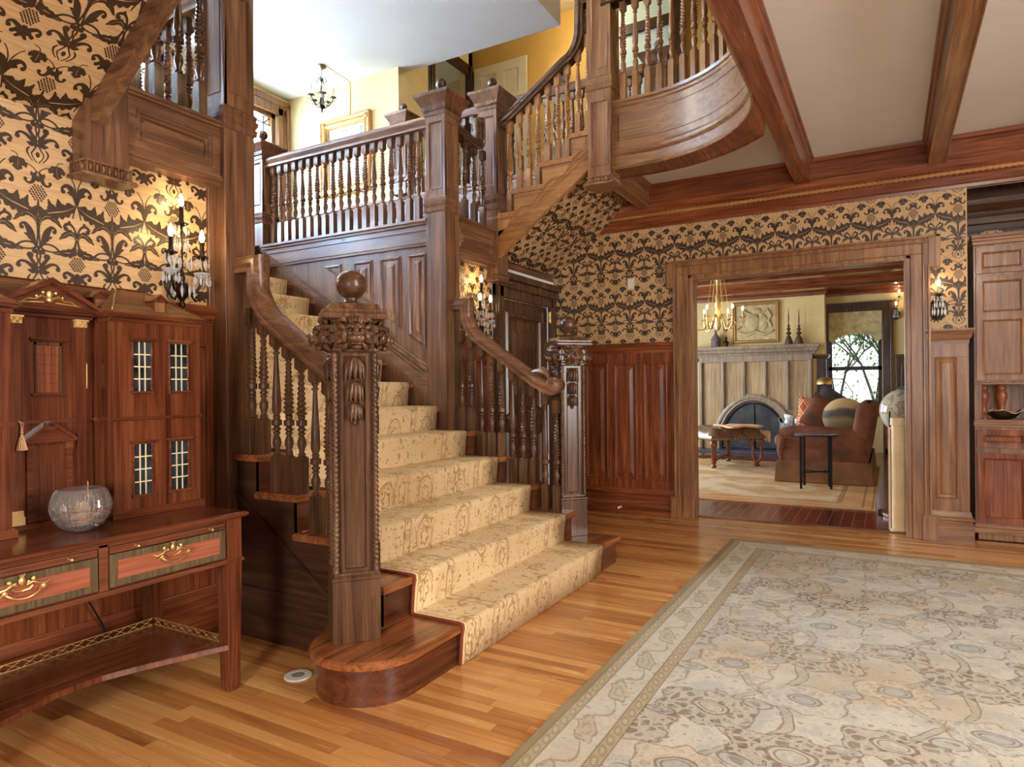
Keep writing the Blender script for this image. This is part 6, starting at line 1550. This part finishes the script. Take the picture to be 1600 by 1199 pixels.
b.sphere((rx-.06,YB-.03,rz), .15, 16, 10, (1,.25,1.15)); b.sphere((rx+.14,YB-.03,rz-.02), .1, 14, 8, (.9,.25,1.6)); b.sphere((rx-.22,YB-.03,rz+.02), .07, 12, 8, (1,.3,1.8)); b.sphere((rx+.02,YB-.03,rz+.2), .07, 12, 8, (1.4,.3,.8))
for s in (1,-1):
    b.tube([(rx+s*.1,YB-.03,rz+.15),(rx+s*.22,YB-.03,rz+.22),(rx+s*.28,YB-.03,rz+.1),(rx+s*.24,YB-.03,rz),(rx+s*.3,YB-.03,rz-.12)], [.02,.03,.025,.03,.015], 6)
b.tube([(rx-.32,YB-.03,rz-.2),(rx-.15,YB-.04,rz-.26),(rx,YB-.035,rz-.19),(rx+.15,YB-.04,rz-.26),(rx+.32,YB-.03,rz-.19)], [.02,.035,.03,.035,.02], 8); build('relief', b, st_, t, smooth=60)
# chandelier
cxh, cyh = -2.17, 10.0
t = thing('chandelier', 'brass six-arm candle chandelier in the living room', 'chandelier', (cxh,cyh,2.1))
b = B(); b.lathe([(.004,3.16),(.004,2.86)], (cxh,cyh,0), 8); b.lathe([(.02,2.86),(.09,2.85),(.09,2.83),(.03,2.82),(.022,2.78),(.022,2.62),(.04,2.56),(.03,2.5),(.045,2.44),(.03,2.38),(.05,2.3),(.035,2.2),(.05,2.14),(.02,2.08),(0,2.06)], (cxh,cyh,0), 14); build('stem', b, brass, t, smooth=45)
b = B()
for k in range(6):
    a = k*PI/3+.3; c, s = math.cos(a), math.sin(a); b.tube([(cxh+.085*c,cyh+.085*s,2.84),(cxh+.16*c,cyh+.16*s,2.3)], .0035, 5)
build('rods', b, brass, t)
for k in range(6):
    a = k*PI/3+.3; c, s = math.cos(a), math.sin(a)
    b = B(); b.tube([(cxh+r*c,cyh+r*s,z) for r,z in ((.02,2.24),(.08,2.30),(.13,2.22),(.19,2.09),(.28,2.08),(.34,2.15),(.345,2.25))], .011, 8)
    b.tube([(cxh+r*c,cyh+r*s,z) for r,z in ((.2,2.09),(.26,2.16),(.22,2.22),(.17,2.18))], .007, 6); build('arm', b, brass, t, smooth=60)
    candle(t, cxh+.345*c, cyh+.345*s, 2.255, .05, .10, metal=brass, sleeve=ivory_candle, w=7, dr=False, s=1.3)
sconce1(.13, YV-.03, 2.65, 'two-light sconce beside the living room window', 5, 2)
# rug and furniture
def rug2():
    m = Mat('tan_living_rug'); k = m.coord('Object', False); x, y, z = m.xyz(k); n = m.noise(k, 2.2, 3); nf = m.noise(m.scale(k,(3,14,1)), 3, 4)
    c = m.mix(n.ss(.4,.62), S((206,178,140)), S((186,140,88))); c = m.mix(nf.ss(.45,.7)*.4, c, S((160,124,84)))
    d = (x.abs()*-1.0+1.75).min(y.abs()*-1.0+2.05); c = m.mix(d.lt(.35)*.6, c, S((190,134,74)))
    for q in (.03,.12,.33,.36): c = m.mix((d-q).abs().lt(.012)*.6, c, S((120,78,46)))
    return m.set(c, .95, Specular_IOR_Level=.15)
b = B(); b.box(-1.75,-2.05,.0, 1.75,2.05,.012); o = build('area_rug', b, rug2(), None, bevel=.004); o.location = (-1.87,9.55,-.003); tag(o, 'tan bordered rug on the living room floor under the sofa', 'rug')
# ottoman
t = thing('ottoman', 'tufted leather ottoman on carved legs before the fireplace', 'ottoman', (-2.32,10.85,0), PI/4)
lea = flat('brown_leather', (104,76,56), .25, 0, .2)
b = B(); n = 16; L = []
V = [[None]*(n+1) for _ in range(n+1)]
for i in range(n+1):
    for j in range(n+1):
        u_, v_ = i/n*2-1, j/n*2-1; e = (1-u_**6)*(1-v_**6); tuft = .018*math.cos(u_*PI*2.5)*math.cos(v_*PI*2.5)
        V[i][j] = b.v((u_*.46, v_*.46, .50+.12*max(0,e)**.35+tuft*e))
for i in range(n):
    for j in range(n): b.f([V[i][j],V[i+1][j],V[i+1][j+1],V[i][j+1]])
b.loops([[(x_*q,y_*q,z) for x_,y_ in ((-1,-1),(1,-1),(1,1),(-1,1))] for q,z in ((.46,.50),(.475,.47),(.47,.44),(.45,.43))], cap1=True); build('cushion', b, lea, t, smooth=60, local=True)
b = B()
for k in range(4):
    b.M = Matrix.Rotation(k*PI/2,4,'Z')
    for i in range(22): b.sphere((-.45+.9*i/21,-.474,.455), .008, 6, 4)
build('nail_heads', b, brass, t, local=True)
for sx, sy in ((-1,-1),(1,-1),(1,1),(-1,1)):
    b = B(); b.M = Matrix.Translation((sx*.38,sy*.38,0)) @ Matrix.Rotation(-PI/4 if sx*sy < 0 else PI/4, 4, 'Z')
    for s in (1,-1): b.tube([(s*.03,0,.44),(s*.08,0,.40),(s*.09,0,.36),(s*.05,0,.32),(s*.07,0,.22),(s*.05,0,.12),(s*.01,0,.09)], [.025,.03,.025,.02,.022,.024,.03], 8)
    b.sphere((0,0,.09), .04, 10, 6, (1.4,1,.7)); b.lathe([(.02,.07),(.03,.05),(.045,.03),(.03,.005),(0,.0)], (0,0,.006), 10); build('leg', b, W['mah_z'], t, smooth=60, local=True)
b = B()
for s in (1,-1): b.tube([(-.38,-.38*s,.11),(-.1,-.1*s,.13),(.1,.1*s,.13),(.38,.38*s,.11)], .022, 8)
build('stretcher', b, W['doak_x'], t, smooth=60, local=True)
thr = flat('peach_throw', (208,158,112), .9, 0, .18, 16)
t2 = thing('throw_blanket', 'peach fringed throw draped over the ottoman corner', 'blanket', (-1.95,10.85,.5), PI/4)
b = B(); n = 14; V = []
for i in range(n+1):
    row = []
    for j in range(9):
        s = i/n; w = (j/8-.5); d = -.42+.62*s; px = .20+d*.9; 
        if px < .47: p = (px, -.30+w*.5, .145+.012*math.sin(9*s+5*w)-.02*0)
        else: p = (.485+.01*math.sin(8*w+3*s), -.30+w*.5, .135-(px-.47)*1.35+.008*math.sin(6*w))
        row.append(b.v(Matrix.Translation((-.26,.26,0)) @ Vector(p)))
    V.append(row)
for i in range(n):
    for j in range(8): b.f([V[i][j],V[i+1][j],V[i+1][j+1],V[i][j+1]])
bl = build('cloth', b, thr, t2, smooth=70, local=True); md = bl.modifiers.new('t','SOLIDIFY'); md.thickness = .02
b = B()
for j in range(26): w = j/25-.5; b.tube([(.23,-.04+w*.5,.06),(.235+.006*math.sin(j*3),-.04+w*.5+.004*math.sin(j*2),-.10-.02*math.sin(j*1.7))], .006, 4)
build('fringe', b, thr, t2, local=True)
# sofa
vel = flat('rust_velvet', (98,52,28), .85, 0, .25, 5); vel2 = flat('brown_velvet_skirt', (108,68,36), .85, 0, .22, 4)
t = thing('sofa', 'rust brown velvet sofa seen from its arm end', 'sofa', (-.74,10.3,0))
def soft(b, x0, y0, z0, x1, y1, z1, r=.05, n=4):
    L = []
    for k in range(n+1): a = PI/2*k/n; L.append((r*(1-math.sin(a)), z0+r*(1-math.cos(a))))
    for k in range(n+1): a = PI/2*k/n; L.append((r*(1-math.cos(a)), z1-r*(1-math.sin(a))))
    lo = []
    for i, z in L:
        X0, Y0, X1_, Y1 = x0+i, y0+i, x1-i, y1-i; q = r*.8; P = []
        for cx_, cy_, a0 in ((X1_-q,Y1-q,0),(X0+q,Y1-q,90),(X0+q,Y0+q,180),(X1_-q,Y0+q,270)):
            for m_ in range(4): a = math.radians(a0+30*m_); P.append((cx_+q*math.cos(a), cy_+q*math.sin(a), z))
        lo.append(P)
    b.loops(lo, cap0=True, cap1=True)
b = B(); soft(b,-1.25,9.26,.26,-.22,11.5,.46,.04); build('base', b, vel, t, smooth=60)
for ya in (9.26,11.26):
    b = B(); soft(b,-1.22,ya+.02,.3,-.25,ya+.24,.60,.04); b.tube([(-1.24,ya+.12,.60),(-1.1,ya+.12,.635),(-.8,ya+.12,.63),(-.24,ya+.12,.61)], [.085,.1,.1,.09], 14); b.tube([(-1.2,ya+.02,.58),(-1.24,ya+.015,.42),(-1.22,ya+.02,.3)], [.05,.04,.03], 8); build('arm', b, vel, t, smooth=60)
b = B(); b.M = Matrix.Translation((-.36,10.38,.3)) @ Matrix.Rotation(.16,4,'Y'); soft(b,-.1,-1.08,0,.14,1.08,.74,.08); build('back', b, vel, t, smooth=60)
for k in range(3): b = B(); soft(b,-1.34,9.49+.6*k,.44,-.45,9.49+.6*k+.59,.60,.06); build('seat_cushion', b, vel2, t, smooth=60)
b = B(); n = 60; P = []
per = [(-1.27,9.25),(-.2,9.25),(-.2,11.52),(-1.27,11.52)]
b.loops([[(x_+o*(1 if x_>-.7 else -1), y_+o*(1 if y_>10 else -1), z) for x_,y_ in per] for z,o in ((.29,.0),(.28,.012),(.02,.03),(.015,.02))]); build('skirt', b, vel2, t)
def pillow(name, label, M, sx, sz, th, mat, rnd=False):
    b = B(); n = 14; top = []; L = []
    G = {}
    for sgn in (1,-1):
        for i in range(n+1):
            for j in range(n+1):
                u_, v_ = i/n*2-1, j/n*2-1
                if rnd:
                    rr = max(abs(u_),abs(v_)); l = math.hypot(u_,v_) or 1; q = rr/l; X, Z = u_*q, v_*q; e = max(0,1-rr**2.2)**.55
                else:
                    e = (max(0,1-abs(u_)**2.5)*max(0,1-abs(v_)**2.5))**.5; pin = 1-.07*(abs(u_)*abs(v_))**2+.0; X, Z = u_*(1-.06*(1-v_*v_)), v_*(1-.06*(1-u_*u_))
                k = (i,j,0 if e < 1e-6 else sgn)
                if k not in G: G[k] = b.v((X*sx, sgn*th*e, Z*sz))
        for i in range(n):
            for j in range(n):
                f = [(i,j),(i+1,j),(i+1,j+1),(i,j+1)]; vs = [G.get((a,c,sgn)) or G.get((a,c,0)) for a,c in f]; b.f(vs)
    b.bm.transform(M); return one(name, b, mat, label, 'cushion', smooth=60)
def PM(x, y, z, rz, tilt, roll=0): return Matrix.Translation((x,y,z)) @ Matrix.Rotation(rz,4,'Z') @ Matrix.Rotation(tilt,4,'X') @ Matrix.Rotation(roll,4,'Y')
kil = Mat('rust_diamond_kilim'); k = kil.coord('Object', False); x, y, z = kil.xyz(k)
dm = (((x*8.0).fract()-.5).abs()+((z*5.5).fract()-.5).abs()); kil.set(kil.mix(((dm-.48).abs().lt(.07)).max((dm-.2).abs().lt(.06)), S((170,78,48)), S((226,170,126))), .9); kil = kil.m
strp = Mat('olive_striped_cushion'); k = strp.coord('Object', False); x, y, z = strp.xyz(k); n1 = strp.noise(k, 4)
strp.set(strp.ramp(z*1.9+n1*.25-.1, [(.2,S((96,78,48))),(.45,S((130,108,70))),(.55,S((70,60,52))),(.68,S((86,76,66))),(.74,S((176,146,100))),(.95,S((196,168,120)))]), .8); strp = strp.m
pillow('cushion', 'rust diamond patterned cushion on the far end of the sofa', PM(-1.0,11.0,.83,.3,-.1,.12), .22,.24,.09, kil)
pillow('cushion', 'plain dark charcoal cushion leaning on the sofa back', PM(-.72,10.5,.94,.45,-.1,.6), .25,.25,.09, flat('charcoal_velvet',(62,56,58),.8,0,.15))
pillow('cushion', 'plain rust cushion beside the large striped one', PM(-.78,10.1,.84,.35,-.12,.5), .24,.24,.09, vel)
pillow('cushion', 'large round olive and tan striped cushion on the sofa', PM(-.50,9.72,.83,.15,-.1), .27,.255,.11, strp, True)
# side table
t = thing('side_table', 'round glass side table on black metal legs', 'side table', (-.77,8.86,0))
b = B(); b.lathe([(0,.652),(.24,.652),(.245,.656),(.24,.662),(0,.662)], (-.77,8.86,.008), 36); build('glass_top', b, gl.m, t, smooth=40)
b = B(); b.lathe([(.232,.645),(.248,.645),(.248,.66),(.232,.66),(.232,.645)], (-.77,8.86,.0), 36); build('ring', b, iron, t, smooth=40); b = B(); b.tube([(-.925,8.70,.2),(-.64,9.03,.2)], .008, 6); b.tube([(-.605,8.80,.2),(-.92,9.01,.2)], .008, 6); build('stretcher', b, iron, t, smooth=40)
for dx, dy in ((-.155,-.16),(.165,-.06),(.13,.17),(-.15,.15)): b = B(); b.box(-.77+dx-.013,8.86+dy-.013,.01,-.77+dx+.013,8.86+dy+.013,.65); build('leg', b, iron, t)
# basket
t = thing('basket', 'woven grey basket of white birch logs beside the fireplace', 'basket', (-1.45,12.6,0))
bk = flat('grey_wicker',(120,116,112),.8,0,.2,30); b = B()
b.lathe([(.0,.01),(.19,.01),(.21,.3),(.225,.6),(.205,.6),(.19,.3),(.0,.05)], (-1.45,12.6,0), 40, fn=lambda r,t_,h: r*(1+.03*math.cos(20*t_)) if r > .05 else r)
for k in range(12): b.tube([(-1.45+(.195+.0027*k)*math.cos(a),12.6+(.195+.0027*k)*math.sin(a),.05+.045*k+.01*math.cos(a*10+k*PI)) for a in [2*PI*i/40 for i in range(41)]], .012, 5)
build('body', b, bk, t, smooth=50)
b = B(); b.tube([(-1.66,12.55,.58),(-1.7,12.55,.68),(-1.62,12.55,.72),(-1.58,12.55,.62)], .014, 6); build('handle', b, bk, t, smooth=60)
rg = random.Random(3)
for k in range(9): x_, y_ = -1.45+rg.uniform(-.13,.13), 12.6+rg.uniform(-.13,.13); b = B(); b.tube([(x_,y_,.3),(x_+rg.uniform(-.05,.05),y_+rg.uniform(-.03,.03),.62+rg.uniform(.02,.14))], .045, 10); tag_ = build('birch_log', b, flat('birch_bark',(226,224,220),.8,0,.06,20), None, smooth=60); tag_['label'] = 'white birch log standing in the grey basket'; tag_['category'] = 'log'; tag_['group'] = 'birch logs in the basket'
# floor lamp
t = thing('floor_lamp', 'brass pharmacy floor lamp arching over the sofa', 'floor lamp', (-.50,11.9,0))
b = B(); b.lathe([(0,.0),(.13,.0),(.13,.02),(.02,.03),(.008,.06),(.008,1.16)], (-.50,11.9,0), 18); build('pole', b, dbrass, t, smooth=45)
b = B(); b.tube([(-.50,11.9,1.14),(-.58,11.9,1.27),(-.64,11.9,1.35),(-.80,11.9,1.36)], .007, 6); b.sphere((-.64,11.9,1.35), .014, 8, 6); build('arm', b, dbrass, t, smooth=60)
b = B(); b.lathe([(.13,1.27),(.125,1.30),(.10,1.35),(.05,1.38),(0,1.385)], (-.90,11.9,0), 22); b.lathe([(.125,1.272),(.12,1.30),(.095,1.346),(0,1.376)], (-.90,11.9,0), 22); build('lamp_shade', b, brass, t, smooth=50)
# radiator cover, globe, post, vent
t = thing('radiator_cover', 'dark lattice radiator cover under the wall panel', 'radiator cover', (.3,YV-.15,0))
b = B(); b.box(-.08,YV-.26,.72,1.0,YV-.04,.76); b.box(-.05,YV-.24,0,0.0,YV-.04,.72); b.box(-.05,YV-.24,.0,.95,YV-.04,.1); b.box(-.05,YV-.24,.64,.95,YV-.22,.72); b.box(.4,YV-.24,0,.45,YV-.04,.72); build('frame', b, W['mah_x'], t)
b = B(); b.box(0,YV-.23,.1,.95,YV-.22,.64)
for k in range(30): b.box(.0+k*.032,YV-.235,.1,.006+k*.032,YV-.228,.64)
for k in range(17): b.box(0,YV-.235,.1+k*.032,.95,YV-.228,.106+k*.032)
build('lattice', b, W['doak_x'], t)
t = thing('globe', 'large pale floor globe with a dark meridian ring', 'globe', (.13,7.35,0))
b = B(); b.sphere((.13,7.35,1.0), .212, 36, 24); gm = Mat('pale_globe_map'); k = gm.coord(); n1 = gm.noise(k, 7, 5); gm.set(gm.ramp(n1, [(.48,S((206,198,176))),(.53,S((150,138,112))),(.56,S((188,174,140)))]), .15, Coat_Weight=.4); build('sphere', b, gm.m, t, smooth=60)
b = B(); b.tube([(.13+.232*math.cos(a)*.45,7.35-.232*math.cos(a)*.9,1.0+.232*math.sin(a)) for a in [2*PI*i/40 for i in range(41)]], .012, 6); build('meridian_ring', b, iron, t, smooth=60)
b = B(); b.lathe([(0,0),(.2,0),(.2,.03),(.04,.06),(.03,.3),(.05,.45),(.03,.6),(.04,.72),(.02,.78)], (.13,7.35,0), 18); build('stand', b, W['mah_z'], t, smooth=45)
t = thing('cream_post', 'cream cylindrical post standing inside the doorway', 'post', (.068,6.585,0))
pc_ = flat('cream_enamel',(226,196,146),.35,0,.04)
b = B(); b.lathe([(0,0),(.066,0),(.066,.012),(.052,.02),(.052,.90),(.06,.905),(.06,.965),(.05,.97),(0,.97)], (.068,6.585,0), 28); build('column', b, pc_, t, smooth=40)
b = B(); b.box(-.008,6.60,0,.010,6.612,.89); build('side_rail', b, pc_, t)
b = B(); b.box(.0,6.598,.885,.014,6.614,1.02); build('clip', b, iron, t)
t = thing('floor_vent', 'dark metal floor vent near the cream post', 'floor vent', (-.02,7.45,0)); b = B(); b.box(-.1,7.3,-.003,.08,7.65,.002); build('grille', b, iron, t)
# garden tree outside the window
t = thing('tree', 'leafy green tree outside the living room window', 'tree', (-.6,16.6,-.5))
b = B(); rg = random.Random(8); tips = []
def grow(p, d, l, r, n):
    q = p+d*l; b.tube([p, p.lerp(q,.5)+Vector((rg.uniform(-.05,.05),0,rg.uniform(-.03,.03)))*l, q], [r, r*.85, r*.7], 6)
    tips.append(q); tips.append(p.lerp(q,.5))
    if n:
        for _ in range(3): dd = (d+Vector((rg.uniform(-.8,.8),rg.uniform(-.5,.5),rg.uniform(-.35,.6)))).normalized(); grow(q, dd, l*.75, r*.66, n-1)
for x_, a in ((-1.6,.55),(-.5,.2),(.6,-.5),(-1.1,.8)): grow(Vector((x_,16.6,-.5)), Vector((a,0,1)).normalized(), 1.3, .05, 4)
build('branches', b, flat('grey_bark',(86,72,62),.9,0,.15), t, smooth=60)
b = B()
for k in range(9000):
    p = rg.choice(tips); p = p+Vector((rg.gauss(0,.22),rg.gauss(0,.25),rg.gauss(0,.2))); b.mi = rg.choice((0,0,1)); s = rg.uniform(.03,.06)
    b.M = Matrix.Translation(p) @ Matrix.Rotation(rg.random()*6,4,'Z') @ Matrix.Rotation(rg.random()*3,4,'X'); b.face([(0,-s,0),(s*.5,0,.01),(0,s,0),(-s*.5,0,.01)])
build('leaves', b, [flat('leaf_green',(96,140,70),.6,0,.2), flat('leaf_light',(160,190,110),.6,0,.2)], t)['kind'] = 'stuff'
b = B(); b.box(-12,14.4,-1.0, 10,40,-.6); struct('ground', b, flat('lawn',(110,150,80),.9,0,.15,3))
# ---------------------------------------------------------------- daylight, camera, view
w = bpy.data.worlds.new('sky'); SC.world = w; w.use_nodes = True
bg = w.node_tree.nodes['Background']; bg.inputs[0].default_value = (.86,.93,1,1); bg.inputs[1].default_value = 1.3
for y0, y1 in WINS: area('window_and_fill_light', (-7.3,(y0+y1)/2,4.1), (0,-PI/2,0), 1.5, y1-y0, 115 if y0 > 4 else 700, (.62,.80,1) if y0 > 4 else (.50,.72,1))
for x0, x1 in fr: area('window_and_fill_light', ((x0+x1)/2,-3.85,1.7), (PI/2,0,0), x1-x0, 2.1, 110, (1,.97,.94))  # added fill light behind the unseen front wall
area('window_and_fill_light', (4.85,1.3,1.7), (0,PI/2,0), 2.0, 2.2, 120, (1,.97,.94))  # fill light added outside the opening in the unseen right wall
for y0, y1 in ((7.2,9.2),(10.2,12.2)): area('window_and_fill_light', (-5.3,(y0+y1)/2,1.6), (0,-PI/2,0), 2.0, y1-y0, 130, (.66,.83,1))
point('hall_fill', (1.0,1.6,2.75), 60, (1,.90,.78), .18)  # no fixture: unseen point light added to lift the hall
point('hall_fill', (1.0,-1.6,2.75), 60, (1,.90,.78), .18)  # second added fill light, behind the camera
point('landing_fill', (-4.6,3.3,4.85), 30, (1,.88,.7), .15)  # added fill over the stairwell; the chandelier stays unlit
point('corridor_fill', (-3.2,7.3,5.9), 22, (1,.82,.58), .12)  # extra fill light added upstairs, no lamp hangs here
point('upper_hall_fill', (.5,4.0,5.8), 50, (1,.84,.62), .15)  # added soft fill above the balcony, without a fixture
cd = bpy.data.cameras.new('camera'); cam = bpy.data.objects.new('camera', cd); C.objects.link(cam); SC.camera = cam
yaw, roll = math.radians(29.448), math.radians(.5248)
F = Vector((-math.sin(yaw), math.cos(yaw), 0)); R0 = Vector((math.cos(yaw), math.sin(yaw), 0)); Zv = Vector((0,0,1))
Rv = R0*math.cos(roll)-Zv*math.sin(roll); Uv = Zv*math.cos(roll)+R0*math.sin(roll)
cam.matrix_world = Matrix(((Rv.x,Uv.x,-F.x,0),(Rv.y,Uv.y,-F.y,0),(Rv.z,Uv.z,-F.z,1.25),(0,0,0,1)))
cd.sensor_fit = 'HORIZONTAL'; cd.sensor_width = 36; cd.lens = 36*1042.06/1600; cd.shift_y = 7.5/1600; cd.clip_start = .05; cd.clip_end = 200
vs = SC.view_settings; SC.display_settings.display_device = 'sRGB'; vs.view_transform = 'Standard'; vs.look = 'None'; vs.exposure = 0.70; vs.gamma = 1.0; vs.use_curve_mapping = False

PL = {'newel post':'carved newel posts of the main stairs','post':'square posts of the stairs','stair railing':'railings of the stairs and balcony','staircase':'flights of oak stairs','wall lamp':'crystal wall sconces','cushion':'cushions on the sofa','chandelier':'candle chandeliers','bowl':'bowls','rug':'rugs','cord':'cords along the walls','vase':'pottery on the mantel'}
from collections import Counter
cnt = Counter(o.get('category') for o in C.objects if o.parent is None and o.get('category'))
for o in C.objects:
    c_ = o.get('category')
    if o.parent is None and c_ in PL and cnt[c_] > 1 and not o.get('group') and o.name != 'cream_post': o['group'] = PL[c_]
